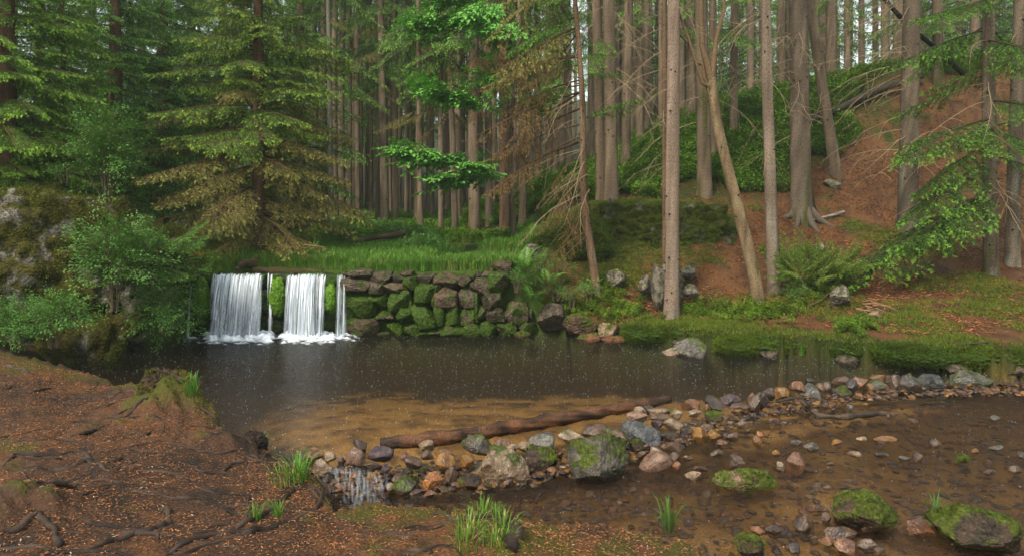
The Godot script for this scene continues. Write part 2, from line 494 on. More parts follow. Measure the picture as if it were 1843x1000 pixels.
# a stone: sphere cut by planes, roughened; moss grows in patches on what faces up
var mossy_spots := []
func rock(sd: int, size: Vector3, sub: int, col: Color, col2: Color, moss_amount: float, moss_col: Color, cuts := 9, rough := 0.06, planes := [], boxy := 0.0, moss_side := 0.0, ns := 16.0, qs := 9.0) -> ArrayMesh:
	R.seed = sd
	mossy_spots = []
	var pl := []
	for k in cuts:
		var nn := Vector3(rf(-1, 1), rf(-1, 1), rf(-1, 1)).normalized()
		pl.append([nn, rf(0.52, 0.84)])
	pl.append_array(planes)
	var src := ico(sub)
	var mb := MB.new()
	mb.v = src[0].duplicate()
	mb.ix = src[1]
	mb.n.resize(mb.v.size()); mb.c.resize(mb.v.size())
	var off := Vector3(sd * 3.7, sd * 1.3, sd * 2.1)
	for k in mb.v.size():
		var p := mb.v[k]
		if boxy > 0:
			var q := p / maxf(absf(p.x), maxf(absf(p.y), absf(p.z)))
			p = p.lerp(q * 0.86, boxy)
		for c in pl:
			var h: float = p.dot(c[0])
			if h > c[1]: p -= c[0] * (h - c[1]) * 0.97
		var nz := N1.get_noise_3dv(p * ns + off) * 1.4 + N2.get_noise_3dv(p * ns * 2.5 + off) * 0.6 + N2.get_noise_3dv(p * ns * 7.0 + off) * 0.25
		p += src[0][k] * nz * rough
		mb.v[k] = p * size * 0.5
	mb.smooth()
	for k in mb.v.size():
		var p := mb.v[k]
		var q := p * qs + off
		var t := N1.get_noise_3dv(q * 2.0) + 0.5 * N2.get_noise_3dv(q * 3.0)
		var cc := col.lerp(col2, sstep(-.25, .35, t))
		cc = cc * (1.0 + 0.5 * N2.get_noise_3dv(q * 5.0))
		if moss_amount > 0:
			var g := N1.get_noise_3dv(q * 1.3 + Vector3(9, 9, 9)) + 0.4 * N2.get_noise_3dv(q * 4.0)
			var up := mb.n[k].y * (1.0 - moss_side) + 0.6 * moss_side
			var amt := sstep(.15, .24, g * 0.75 + up * 0.55 - 0.75 + moss_amount)
			cc = cc.lerp(moss_col * (1.0 + 0.9 * N2.get_noise_3dv(q * 6.0)), amt)
			if amt > .55: mossy_spots.append([p, mb.n[k]])
			mb.v[k] += mb.n[k] * amt * 0.018 * (1 + N2.get_noise_3dv(q * 9.0))
		mb.c[k] = cc
	return mb.mesh()

# one flat-ish spray of a spruce: axis, side twigs, shoots set with needles; 2 m long along +x
func spruce_branch(sd: int, dens: float, hang: float, tips: float, old: Color, young: Color, bare := 0.1, full := 1.0, lod := 1.0) -> ArrayMesh:
	R.seed = sd
	needle_lod = lod
	var mb := MB.new()
	var L := 2.0
	var axis := func(t: float) -> Vector3: return Vector3(L * t, 0.06 * sin(t * 3.0) - 0.34 * t * t + 0.2 * t * t * t, 0.06 * sin(t * 4.0 + sd))
	var pts := []
	var rad := []
	for k in 9:
		pts.append(axis.call(k / 8.0)); rad.append(lerpf(0.02, 0.003, k / 8.0))
	mb.tube(pts, rad, 5, Color(.07, .045, .03), Color(.09, .06, .035))
	var n := int(23 * dens)
	for i in n:
		var t: float = lerpf(bare, 0.99, (i + rf(0, .8)) / n)
		for sgn in [-1.0, 1.0]:
			if R.randf() > full: continue
			var p: Vector3 = axis.call(t)
			var l := (0.62 * pow(1.0 - t, 0.75) * sstep(bare - .1, bare + .25, t) + 0.09) * rf(.7, 1.15)
			var dir := Vector3(rf(.45, .8), rf(-.25, .05), sgn).normalized()
			var steps := maxi(2, int(l / 0.065))
			var q := p
			var tp := [p]
			for k in steps:
				dir = (dir + Vector3(rf(-.08, .08), rf(-.12, .04) - hang * 0.14, rf(-.08, .08))).normalized()
				var q2 := q + dir * (l / steps)
				tp.append(q2)
				# side shoots
				for s2 in [-1.0, 1.0]:
					if R.randf() > 0.85 * full: continue
					var lat: Vector3 = dir.cross(Vector3.UP).normalized() * s2
					var sd2: Vector3 = (dir * rf(.5, 1) + lat * rf(.5, 1) + Vector3(0, rf(-.35, .15) - hang * rf(.3, 1.2), 0)).normalized()
					shoot(mb, q2, sd2, rf(.05, .12), old, young, R.randf() < tips * (.4 + .6 * t))
				needles(mb, q, q2, old, 7)
				q = q2
			shoot(mb, q, dir, rf(.05, .1), old, young, R.randf() < tips * 1.3)
			var rr := []
			for k in tp.size(): rr.append(0.0035)
			if lod > .5: mb.tube(tp, rr, 3, Color(.08, .05, .03))
	shoot(mb, axis.call(1.0), Vector3(1, .1, 0), .1, old, young, true)
	needle_lod = 1.0
	return mb.mesh()

var needle_lod := 1.0
func needles(mb: MB, a: Vector3, b: Vector3, col: Color, n: int, len := 0.028, wid := 0.0105) -> void:
	n = maxi(1, int(n * needle_lod))
	wid /= pow(needle_lod, .6); len /= pow(needle_lod, .4)
	var dir := (b - a).normalized()
	for k in n:
		var p := a.lerp(b, (k + R.randf()) / n)
		var side := Vector3(rf(-1, 1), rf(-.6, .8), rf(-1, 1)).cross(dir).normalized()
		var tip := p + (dir * rf(.4, .8) + side).normalized() * len * rf(.8, 1.25)
		var w := dir * wid
		mb.tri(p - w * .6, tip, p + w * .6, jc(col, .28))

func shoot(mb: MB, p: Vector3, dir: Vector3, l: float, old: Color, young: Color, fresh: bool) -> void:
	if fresh:
		needles(mb, p, p + dir * l * 0.6, old, int(l * 70))
		needles(mb, p + dir * l * 0.55, p + dir * (l + .02), young, 11, .026, .011)
	else:
		needles(mb, p, p + dir * l, old, int(l * 110))

# bare dead limb with drooping side twigs, 2 m along +x
func dead_branch(sd: int, needly := 0.0) -> ArrayMesh:
	R.seed = sd
	var mb := MB.new()
	var col := Color(.2, .145, .085)
	var pts := []
	var rad := []
	var p := Vector3.ZERO
	var dir := Vector3(1, rf(.0, .25), rf(-.15, .15)).normalized()
	for k in 12:
		pts.append(p); rad.append(lerpf(.011, .003, k / 11.0))
		dir = (dir + Vector3(rf(-.06, .06), rf(-.17, .03), rf(-.12, .12))).normalized()
		p += dir * 2.0 / 11
	mb.tube(pts, rad, 4, col, col * 1.15)
	for i in R.randi_range(5, 9):
		var k := R.randi_range(2, 10)
		var q: Vector3 = pts[k]
		var d2 := Vector3(rf(.2, .9), rf(-.5, .1), rf(-1, 1)).normalized()
		var tp := []
		var tr := []
		var l := rf(.3, .9)
		for j in 7:
			tp.append(q); tr.append(lerpf(.006, .002, j / 6.0))
			d2 = (d2 + Vector3(rf(-.1, .1), rf(-.28, .02), rf(-.15, .15))).normalized()
			var q2 := q + d2 * l / 6
			if needly > 0 and R.randf() < needly:
				needles(mb, q, q2, Color(.17, .1, .05), 10)
			q = q2
		mb.tube(tp, tr, 3, col * rf(.8, 1.2))
	return mb.mesh()

func leaf_at(mb: MB, p: Vector3, dir: Vector3, up: Vector3, l: float, w: float, col: Color, lobes := false) -> void:
	var side := dir.cross(up).normalized()
	var nn := side.cross(dir).normalized()
	var fold := nn * w * 0.18
	var tip := p + dir * l - nn * l * 0.12
	if not lobes:
		var a := p + dir * l * 0.45 + side * w * 0.5 + fold
		var b := p + dir * l * 0.45 - side * w * 0.5 + fold
		var m := p + dir * l * 0.5
		mb.tri(p, a, m, col); mb.tri(a, tip, m, col * 1.05); mb.tri(p, m, b, col * .97); mb.tri(m, tip, b, col)
	else:
		var c := p + dir * l * 0.35
		var ring := [p, p + dir * l * .1 + side * w * .35, p + dir * l * .38 + side * w * .6 + fold, p + dir * l * .5 + side * w * .26, p + dir * l * .8 + side * w * .34 + fold, tip,
			p + dir * l * .8 - side * w * .34 + fold, p + dir * l * .5 - side * w * .26, p + dir * l * .38 - side * w * .6 + fold, p + dir * l * .1 - side * w * .35]
		for k in ring.size():
			mb.tri(c, ring[k], ring[(k + 1) % ring.size()], col * (1.0 if k % 2 else .96))

# leafy spray about 0.5 m long along +x
func leaf_spray(sd: int, n: int, size: float, col: Color, lobes := false, flat := 0.6) -> ArrayMesh:
	R.seed = sd
	var mb := MB.new()
	var side_twigs := 5
	var axis := []
	var rr := []
	for k in 6:
		var t := k / 5.0
		axis.append(Vector3(.5 * t, .03 * sin(t * 5 + sd) - .06 * t * t, .03 * sin(t * 4 + sd * 2)))
		rr.append(lerpf(.005, .0015, t))
	mb.tube(axis, rr, 3, Color(.09, .06, .035))
	for i in n:
		var t := rf(.08, 1.0)
		var p := Vector3(.5 * t, .03 * sin(t * 5 + sd) - .06 * t * t, .03 * sin(t * 4 + sd * 2))
		var off := Vector3(rf(-.04, .1), rf(-.05, .05) * (1.6 - flat), rf(-1, 1) * .17 * (1.1 - .6 * t))
		p += off
		var dir := (Vector3(.6, 0, 0) + Vector3(rf(-.3, .5), rf(-.5, .15), rf(-.6, .6) + off.z * 5)).normalized()
		var up := Vector3(rf(-.5, .5) * (1.2 - flat), 1, rf(-.5, .5) * (1.2 - flat)).normalized()
		var l := size * rf(.65, 1.15)
		leaf_at(mb, p, dir, up, l, l * (.62 if not lobes else .8), jc(col, .22), lobes)
	return mb.mesh()

func grass_tuft(sd: int, n: int, h: float, spread: float, col: Color, dry := 0.1) -> ArrayMesh:
	R.seed = sd
	var mb := MB.new()
	for i in n:
		var a := rf(0, TAU)
		var rad := sqrt(R.randf()) * spread
		var p := Vector3(cos(a) * rad, -.01, sin(a) * rad)
		var out := Vector3(cos(a + rf(-.6, .6)), 0, sin(a + rf(-.6, .6))) * rf(.15, .9)
		var l := h * rf(.5, 1.15)
		var side := out.cross(Vector3.UP).normalized() * rf(.0022, .0042) * (h / .2) ** 0.4
		var c := jc(col, .3) if R.randf() > dry else jc(Color(.3, .22, .09), .2)
		var b := p + Vector3.UP * l * .5 + out * l * .18
		var m := p + Vector3.UP * l * .82 + out * l * .5
		var t := p + Vector3.UP * l * rf(.75, 1.0) + out * l * .95
		mb.tri(p - side, b - side, p + side, c); mb.tri(p + side, b - side, b + side, c)
		mb.tri(b - side, m - side * .7, b + side, c); mb.tri(b + side, m - side * .7, m + side * .7, c)
		mb.tri(m - side * .7, t, m + side * .7, c * 1.1)
	return mb.mesh()

func frond(sd: int) -> ArrayMesh:   # fern frond, 1 m long along +x, arching
	R.seed = sd
	var mb := MB.new()
	var f := func(t: float) -> Vector3: return Vector3(t * .95, .28 * sin(t * 2.6) - .12 * t, 0)
	var pts := []
	var rr := []
	for k in 9: pts.append(f.call(k / 8.0)); rr.append(lerpf(.006, .002, k / 8.0))
	mb.tube(pts, rr, 3, Color(.06, .1, .02))
	var n := 26
	for k in n:
		var t := .14 + .86 * k / n
		var p: Vector3 = f.call(t)
		var l := .24 * sin(PI * pow(clampf((t - .06) / .95, 0, 1), .6)) + .02
		for s in [-1.0, 1.0]:
			var dir := Vector3(.45, -.12 + rf(-.1, .1), s).normalized()
			leaf_at(mb, p, dir, Vector3.UP, l, .034 * (1.0 - .4 * t), jc(Color(.085, .18, .028), .2))
	return mb.mesh()

func herb(sd: int, n: int, h: float, size: float, col: Color) -> ArrayMesh:   # small upright leafy sprigs: bilberry and the like
	R.seed = sd
	var mb := MB.new()
	for i in 7:
		var a := rf(0, TAU)
		var out := Vector3(cos(a), 0, sin(a)) * rf(.1, .75)
		var top := (Vector3.UP + out) * h * rf(.6, 1.1)
		var st := Vector3(rf(-.06, .06), 0, rf(-.06, .06))
		mb.tube([st, st + top * .5 + Vector3.UP * h * .08, st + top], [.003, .002, .001], 3, Color(.07, .07, .02))
		for k in n:
			var t := rf(.25, 1.05)
			var p := st + top * t + Vector3(rf(-.04, .04), rf(-.02, .02), rf(-.04, .04))
			var d := Vector3(rf(-1, 1), rf(-.2, .5), rf(-1, 1)).normalized()
			leaf_at(mb, p, d, Vector3(rf(-.4, .4), 1, rf(-.4, .4)).normalized(), size * rf(.7, 1.2), size * .6, jc(col, .25))
	return mb.mesh()

func moss_sprig(sd: int, col: Color) -> ArrayMesh:
	R.seed = sd
	var mb := MB.new()
	for i in 60:
		var p := Vector3(R.randfn() * .07, -.012, R.randfn() * .07)
		var t := p + Vector3(rf(-.03, .03), rf(.02, .055), rf(-.03, .03))
		var an := rf(0, TAU)
		var s := Vector3(cos(an), 0, sin(an)) * .005
		mb.tri(p - s, t, p + s, jc(col, .45))
	return mb.mesh()

# trunk from a list of points and radii (local), with knots, stubs and a root flare
func trunk(sd: int, pts: Array, rad: Array, flare: float, col: Color, col2: Color, sides := 14, knots := 20, lichen := 0.0, moss_foot := 0.0, sink := 0.5) -> ArrayMesh:
	R.seed = sd
	var mb := MB.new()
	# resample
	pts = [pts[0] - Vector3(0, sink, 0)] + pts
	rad = [rad[0]] + rad
	var P2 := []
	var R2 := []
	var n := pts.size()
	var rings := 48
	for k in rings:
		var t := pow(float(k) / (rings - 1), 1.5) * (n - 1)
		var a := mini(int(t), n - 2)
		P2.append((pts[a] as Vector3).cubic_interpolate(pts[a + 1], pts[maxi(a - 1, 0)], pts[mini(a + 2, n - 1)], t - a))
		R2.append(lerpf(rad[a], rad[a + 1], t - a))
	var ph := rf(0, TAU)
	var r0: float = R2[0]
	for k in rings:
		var t: Vector3 = (P2[mini(k + 1, rings - 1)] - P2[maxi(k - 1, 0)]).normalized()
		var s := t.cross(Vector3(0, 0, 1)).normalized()
		var w := s.cross(t)
		var h: float = maxf(0, P2[k].y - P2[0].y - sink * .8)
		var fl: float = flare * exp(-h / (r0 * 1.5))
		for j in sides:
			var a := TAU * j / sides
			var o := s * cos(a) + w * sin(a)
			var lobes := 0.25 + 1.3 * maxf(0, cos(a * 4.0 + ph) * .6 + cos(a * 3.0 - ph * 2) * .5)
			var rr: float = R2[k] * (1.0 + fl * lobes + 0.05 * N1.get_noise_3d(a * 3.0 + sd, h * 1.5, 0))
			var p: Vector3 = P2[k] + o * rr
			mb.v.append(p); mb.n.append(o)
			var q := Vector3(p.x * 14, p.y * 3, p.z * 14) + Vector3(sd, 0, sd)
			var c := col.lerp(col2, sstep(-.3, .3, N1.get_noise_3dv(q)))
			c = c * (1.0 + .5 * N2.get_noise_3dv(q * 2.0))
			if lichen > 0:
				c = c.lerp(Color(.28, .29, .22), sstep(.05, .35, N1.get_noise_3dv(q * 1.2 + Vector3(0, 50, 0)) + lichen - .3 - h * .12) * .7)
			if moss_foot > 0:
				c = c.lerp(Color(.07, .08, .012), sstep(.0, .3, N1.get_noise_3dv(q * .6) + moss_foot * (1.0 - h * 1.6)) * .85)
			mb.c.append(c)
	for k in rings - 1:
		for j in sides:
			var a := k * sides + j
			var b := k * sides + (j + 1) % sides
			mb.ix.append_array(PackedInt32Array([a, b, a + sides, b, b + sides, a + sides]))
	mb.smooth()
	for i in knots:
		var t := rf(.08, .95) * (n - 1)
		var a := mini(int(t), n - 2)
		var c: Vector3 = (pts[a] as Vector3).lerp(pts[a + 1], t - a)
		var rr := lerpf(rad[a], rad[a + 1], t - a)
		var an := rf(0, TAU)
		var o := Vector3(cos(an), rf(-.1, .3), sin(an))
		mb.tube([c + o * rr * .85, c + o * (rr + .008), c + o * (rr + rf(.02, .09))], [rr * .16 + .006, .012, .005], 6, Color(.035, .025, .018), Color(.12, .085, .055))
	return mb.mesh()

# ---------------------------------------------------------------- trees
var BR := []      # green sprays
var BRF := []     # lighter ones for far and high crowns
var BRO := []     # olive-brown sprays
var BRS := []     # sparse withered sprays
var DEAD := []
var SPRAY := []
var MAPLE := []
const BARK1 := Color(.31, .228, .152)
const BARK2 := Color(.2, .145, .098)
const BARKD1 := Color(.26, .188, .125)
const BARKD2 := Color(.17, .122, .082)
const BARKR1 := Color(.25, .15, .092)
const BARKR2 := Color(.15, .09, .056)

func branch_at(tree: Node3D, list: Array, mat: Material, y: float, az: float, tilt: float, l: float, axis_off: Vector3, called := "branch") -> void:
	var dir := Vector3(cos(az), tilt, sin(az))
	var k := l / 2.0
	part(called, list[R.randi() % list.size()], mat, tree, Transform3D(basis_to(dir, rf(-.25, .25)).scaled(Vector3(k, k, k)), axis_off + Vector3(0, y, 0)))

func branch_list(list: Array, y0: float, y1: float, n: int, l0: float, l1: float, tilt0: float, tilt1: float) -> void:
	for i in n:
		var t := (i + R.randf()) / n
		var k := lerpf(l0, l1, t) * rf(.7, 1.15) / 2.0
		var az := i * 2.4 + rf(-.5, .5)
		list.append(Transform3D(basis_to(Vector3(cos(az), lerpf(tilt0, tilt1, t) + rf(-.12, .12), sin(az)), rf(-.3, .3)).scaled(Vector3(k, k, k)), Vector3(0, lerpf(y0, y1, t), 0)))

# spruce branched to the ground: every branch that the picture shows is a part, the top above it one crown
func full_spruce(called: String, label: String, group: String, px: float, d: float, h: float, r0: float, y_lo: float, lmax: float, mat: Material, list: Array, sd: int, step := 0.4, per := 6, list_top := [], y_mix := 99.0) -> Node3D:
	var at := on_ground(px, d, -.05)
	var t := thing(called, label, "tree", at, group)
	part("trunk", trunk(sd, [Vector3.ZERO, Vector3(.03, h * .33, 0), Vector3(-.02, h * .66, 0), Vector3(0, h, 0)], [r0, r0 * .72, r0 * .4, .02], .35, BARKR1, BARKR2, 12, 10), M.bark, t)
	R.seed = sd * 7 + 1
	var top := EYE + 400.0 / F * d + 1.4 - at.y
	var y := y_lo
	while y < minf(top, h - .3):
		var prof := lmax * pow(1.0 - y / h, .8) * (.75 + .25 * sstep(y_lo - .3, y_lo + 1.2, y))
		var a0 := rf(0, TAU)
		for k in per:
			var az := a0 + TAU * k / per + rf(-.3, .3)
			var up_here: bool = y + rf(-1.2, 1.2) > y_mix
			branch_at(t, list_top if up_here else list, mat, y + rf(-.12, .12), az, lerpf(-.28, .22, y / h) + rf(-.1, .1), prof * rf(.72, 1.12), Vector3.ZERO)
		y += step * rf(.85, 1.15)
	var up := []
	if y < h - .5:
		branch_list(up, y, h - .2, int((h - y) * 7), lmax * pow(1.0 - y / h, .8), .3, 0, .5)
		scatter("crown", BRF[sd % 4], mat, up, t)
	return t

# tall trunk, bare below; crown high above the picture; optional dead and green limbs where the picture shows them
func tall_spruce(label: String, group: String, px: float, d: float, px_top: float, h: float, r0: float, o := {}) -> Node3D:
	var at: Vector3 = on_ground(px, d, -.08) if not o.has("at") else o.at
	var t := thing(o.get("called", "spruce_tree"), label, "tree", at, group)
	var sd: int = o.get("seed", int(px * 3 + d * 17))
	var y_top := EYE + 400.0 / F * d - at.y          # height of the picture's upper edge at the tree
	var lean := (px_top - px) / F * d / y_top
	var c1: Color = o.get("c1", BARK1)
	var c2: Color = o.get("c2", BARK2)
	part("trunk", trunk(sd, [Vector3.ZERO, Vector3(lean * h * .25 + o.get("bow", 0.0), h * .25, 0), Vector3(lean * h * .5, h * .5, .05), Vector3(lean * h, h, 0)], [r0, r0 * o.get("taper", .84), r0 * o.get("taper", .84) * .74, .03], o.get("flare", .3), c1, c2, 14, o.get("knots", 40), o.get("lichen", 0.0), o.get("moss", 0.0)), M.bark, t)
	R.seed = sd + 5
	for g in o.get("green", []):    # [y0, y1, n, length, tilt, list name, azimuth, spread]
		for i in g[2]:
			var y: float = lerpf(g[0], g[1], R.randf())
			var az: float = (g[6] + rf(-g[7], g[7])) if g.size() > 6 else rf(0, TAU)
			var mat: Material = {"green": M.spruce, "olive": M.spruce_olive, "sparse": M.spruce_olive, "bright": M.spruce_right, "dead": M.twig}[g[5]]
			var lst: Array = {"green": BR, "olive": BRO, "sparse": BRS, "bright": BR, "dead": DEAD}[g[5]]
			branch_at(t, lst, mat, y, az, g[4] + rf(-.2, .2), g[3] * rf(.6, 1.2), Vector3(lean * y, 0, 0), "branch" if g[5] != "dead" else "dead_branch")
	var list := []
	var y0: float = maxf(o.get("crown_from", h * .55), y_top + 1.0)
	branch_list(list, y0, h - .3, o.get("crown_n", 14), o.get("crown_l", 2.6), .6, -.25, .3)
	for k in list.size(): list[k].origin.x += lean * list[k].origin.y
	if list.size(): scatter("crown", BRF[sd % 4], M.spruce_dark, list, t)
	return t

func tube_thing(called: String, label: String, category: String, pts: Array, rad: Array, mat: Material, col: Color, col2: Color, group := "", sides := 9, rough := .12, sub := 5, snap := -9.0) -> MeshInstance3D:
	# swept stem through world points, gnarled
	var P2 := []
	var R2 := []
	var n := pts.size()
	for k in (n - 1) * sub + 1:
		var a := mini(k / sub, n - 2)
		var t := float(k) / sub - a
		var p: Vector3 = (pts[a] as Vector3).cubic_interpolate(pts[a + 1], pts[maxi(a - 1, 0)], pts[mini(a + 2, n - 1)], t)
		var r := lerpf(rad[a], rad[a + 1], t)
		if snap > -5.0: p = Vector3(p.x + .04 * N2.get_noise_3dv(p * 6.0), H(p.x, p.z) + r * (snap + .9 * N1.get_noise_3dv(p * 5.0)), p.z + .04 * N1.get_noise_3dv(p * 6.0))
		P2.append(p - pts[0])
		R2.append(r * (1.0 + rough * 1.6 * N1.get_noise_3dv(p * 9.0)))
	var mb := MB.new()
	mb.tube(P2, R2, sides, col, Color(-1, 0, 0), rough)
	for k in mb.v.size():
		var q: Vector3 = (mb.v[k] + pts[0]) * 11.0
		mb.v[k] += mb.n[k] * R2[0] * .25 * N2.get_noise_3dv(q * 1.5)
		mb.c[k] = col.lerp(col2, sstep(-.25, .3, N1.get_noise_3dv(q))) * (1.0 + .4 * N2.get_noise_3dv(q * 2.0))
	mb.smooth()
	return single(called, mb.mesh(), mat, Transform3D(Basis(), pts[0]), label, category, group)

func bush(called: String, label: String, category: String, at: Vector3, rad: Vector3, n: int, list: Array, mat: Material, scale: float, sd: int, group := "", stems := 6, hemi := -0.2) -> Node3D:
	var t := thing(called, label, category, at, group)
	R.seed = sd
	var mb := MB.new()
	var by := []
	for k in list.size(): by.append([])
	for i in n:
		var dir := Vector3(rf(-1, 1), rf(hemi, 1), rf(-1, 1)).normalized()
		var r := pow(R.randf(), .4)
		var lump := 1.0 + .35 * N1.get_noise_3dv(dir * 9.0 + Vector3(sd, sd, 0))
		var p := Vector3(dir.x * rad.x, dir.y * rad.y, dir.z * rad.z) * r * lump + Vector3(0, rad.y * .55, 0)
		var out := (dir + Vector3(rf(-.5, .5), rf(-.25, .35), rf(-.5, .5))).normalized()
		var s := scale * rf(.7, 1.25)
		by[R.randi() % list.size()].append(Transform3D(basis_to(out, rf(-.6, .6)).scaled(Vector3(s, s, s)), p - out * .3 * s))
		if i < stems:
			mb.tube([Vector3(dir.x * .06, -.12, dir.z * .06), p * .5 + Vector3(rf(-.05, .05), .05, rf(-.05, .05)), p], [.014, .009, .004], 5, Color(.08, .055, .035))
	if mb.v.size(): part("stems", mb.mesh(), M.twig, t)
	for k in list.size():
		if by[k].size(): scatter("foliage", list[k], mat, by[k], t)
	return t

var FR := []
func fern(label: String, at: Vector3, size: float, n: int, sd: int, lean := Vector3.ZERO, group := "") -> Node3D:
	var t := thing("fern", label, "fern", at, group)
	R.seed = sd
	for k in n:
		var az := TAU * k / n + rf(-.3, .3)
		var dir := (Vector3(cos(az), rf(.35, 1.1), sin(az)) + lean).normalized()
		var s := size * rf(.7, 1.15)
		part("frond", FR[R.randi() % FR.size()], M.leaf, t, Transform3D(basis_to(dir, rf(-.3, .3)).scaled(Vector3(s, s, s)), Vector3.ZERO))
	return t

func make_shapes() -> void:
	var old := Color(.058, .122, .026)
	var young := Color(.2, .34, .046)
	for k in 4: BR.append(spruce_branch(100 + k, 1.0, .25 + .2 * k, .5, old, young))
	for k in 4: BRF.append(spruce_branch(110 + k, .8, .35 + .2 * k, .5, old, young, .1, .9, .22))
	for k in 3: BRO.append(spruce_branch(120 + k, .9, .6 + .3 * k, .4, Color(.125, .128, .045), Color(.24, .27, .07), .16, .88))
	for k in 3: BRS.append(spruce_branch(140 + k, .75, 1.3, .08, Color(.12, .085, .04), Color(.15, .13, .04), .25, .6))
	for k in 5: DEAD.append(dead_branch(160 + k, 0.0 if k < 3 else .25))
	for k in 4: SPRAY.append(leaf_spray(200 + k, 34, .055, Color(.075, .17, .032)))
	for k in 3: MAPLE.append(leaf_spray(220 + k, 26, .1, Color(.12, .3, .05), true, .95))
	for k in 3: FR.append(frond(240 + k))

func forest() -> void:
	# ---- dense green spruces on the left
	full_spruce("spruce_tree", "bright green spruce spreading above the mossy rock at far left", "green spruces on the left", 10, 13.2, 13, .2, 2.0, 2.6, M.spruce_bright, BR, 301, .38, 7)
	full_spruce("spruce_tree", "slim fresh green spruce with a pale leading stem behind the rock", "green spruces on the left", 112, 14.6, 9.5, .09, 1.2, 1.7, M.spruce_bright, BR, 302, .36, 6)
	full_spruce("spruce_tree", "dark green spruce with heavy layered branches behind the leafy sapling", "green spruces on the left", 205, 17.0, 15, .2, 1.6, 2.6, M.spruce_dark, BR, 303, .42, 6)
	full_spruce("spruce_tree", "tall dark spruce with shadowy lower branches left of the olive spruce", "green spruces on the left", 292, 19.5, 16, .2, 1.4, 2.9, M.spruce_dark, BR, 304, .45, 6)
	full_spruce("spruce_tree", "spruce whose green boughs show behind the olive spruce trunk", "green spruces on the left", 400, 22.0, 17, .2, 3.6, 3.0, M.spruce, BR, 305, .5, 6)
	# ---- the olive spruce over the weir
	full_spruce("spruce_tree", "olive brown spruce with drooping tiers of branches standing above the waterfall", "", 463, 15.6, 13.5, .17, .75, 2.9, M.spruce_olive, BRO, 306, .36, 6, BR, 3.6)
	# ---- further boughs left and middle, crown only
	for a in [[-60, 18, 15, 2.8, "spruce crown filling the picture's upper left corner"], [70, 21, 17, 3.0, "spruce crown rising behind the bright green one"], [165, 24, 18, 3.0, "spruce crown between the slim spruce and the dark layered one"], [345, 27, 19, 3.2, "hazy spruce crown far behind the olive spruce's left side"], [540, 25, 18, 2.8, "hazy spruce crown behind the olive spruce's right side"], [255, 31, 20, 3.4, "pale far spruce crown above the leafy sapling"]]:
		var at := on_ground(a[0], a[1], -.05)
		var t := thing("spruce_tree", a[4], "tree", at, "spruces behind the pool on the left")
		part("trunk", trunk(int(a[0]) + 900, [Vector3.ZERO, Vector3(0, a[2] * .5, 0), Vector3(0, a[2], 0)], [.2, .13, .02], .2, BARKD1, BARKD2, 9, 0), M.bark, t)
		R.seed = int(a[1]) * 31
		var list := []
		branch_list(list, 1.8, a[2] - .2, 190, a[3], .3, -.3, .4)
		scatter("crown", BRF[1], M.spruce_dark if a[1] < 26 else M.spruce, list, t)
	# ---- trunks behind the meadow: [bearing, distance, bearing at the top edge, radius, dark, label]
	var hang := [[5.5, 10.0, 9, 2.3, -.35, "green"]]
	var rows := [
		[596, 24, 591, .11, 0, "slim pale grey trunk standing just right of the olive spruce"],
		[566, 30, 566, .16, 1, "dim trunk half hidden by the olive spruce's right branches"],
		[630, 33, 629, .15, 1, "dark trunk in the hazy gap right of the slim pale trunk"],
		[648, 38, 650, .16, 1, "dark trunk beside the small crooked dead stem"],
		[666, 31, 665, .16, 1, "dark brown trunk left of the twin pale trunks"],
		[681, 28, 678, .12, 0, "narrower trunk of the twin pale pair, on its left"],
		[693, 26, 685, .18, 0, "thicker trunk of the twin pale pair rising from the bushes"],
		[713, 27, 710, .11, 0, "thin trunk just right of the twin pale pair"],
		[738, 34, 737, .13, 1, "dim trunk between the twin pair and the knotty one"],
		[757, 23, 753, .108, 0, "knotty trunk behind the upper end of the meadow log"],
		[777, 31, 776, .13, 1, "thin dark trunk behind the bright maple leaves"],
		[794, 22.5, 792, .105, 0, "straight trunk crossed by both bright maple sprays"],
		[820, 22, 806, .112, 0, "trunk leaning slightly left, right of the maple sprays"],
		[853, 20.2, 852, .19, 0, "stout trunk with mossy shaggy foot at the meadow's edge"],
		[880, 24.5, 878, .15, 0, "pale trunk set back between the two stout ones"],
		[909, 20.2, 905, .17, 0, "stout reddish trunk with a dark foot beside the mossy ridge"],
		[941, 22, 938, .14, 1, "dark trunk just left of the mossy ridge crest"],
		[968, 27, 966, .15, 0, "trunk showing behind the mossy ridge crest"],
		[1000, 26, 999, .16, 0, "pale trunk behind the withered conifer's left branches"],
		[1024, 29, 1022, .16, 0, "trunk far behind the withered conifer"],
	]
	for k in rows.size():
		var r: Array = rows[k]
		var o := {"seed": 400 + k, "knots": 46 if r[1] < 28 else 16, "crown_n": 13}
		if r[4]: o.c1 = BARKD1; o.c2 = BARKD2
		if k == 0: o.c1 = Color(.3, .27, .22); o.c2 = Color(.2, .165, .13)
		if k == 13: o.moss = .25; o.flare = .45
		if k == 15: o.c1 = BARKR1; o.c2 = BARKR2
		var hi: float = EYE + 400.0 / F * r[1] - 1.5
		if r[1] < 36: o.green = [[hi * .62, hi * 1.1, 9, 2.3, -.4, "green"], [hi * .5, hi * .9, 5, 1.8, -.5, "olive" if k < 12 else "sparse"], [hi * .3, hi * .7, 3, 1.2, -.4, "dead"]]
		tall_spruce(r[5], "trunks behind the meadow", r[0], r[1], r[2], 22, r[3], o)
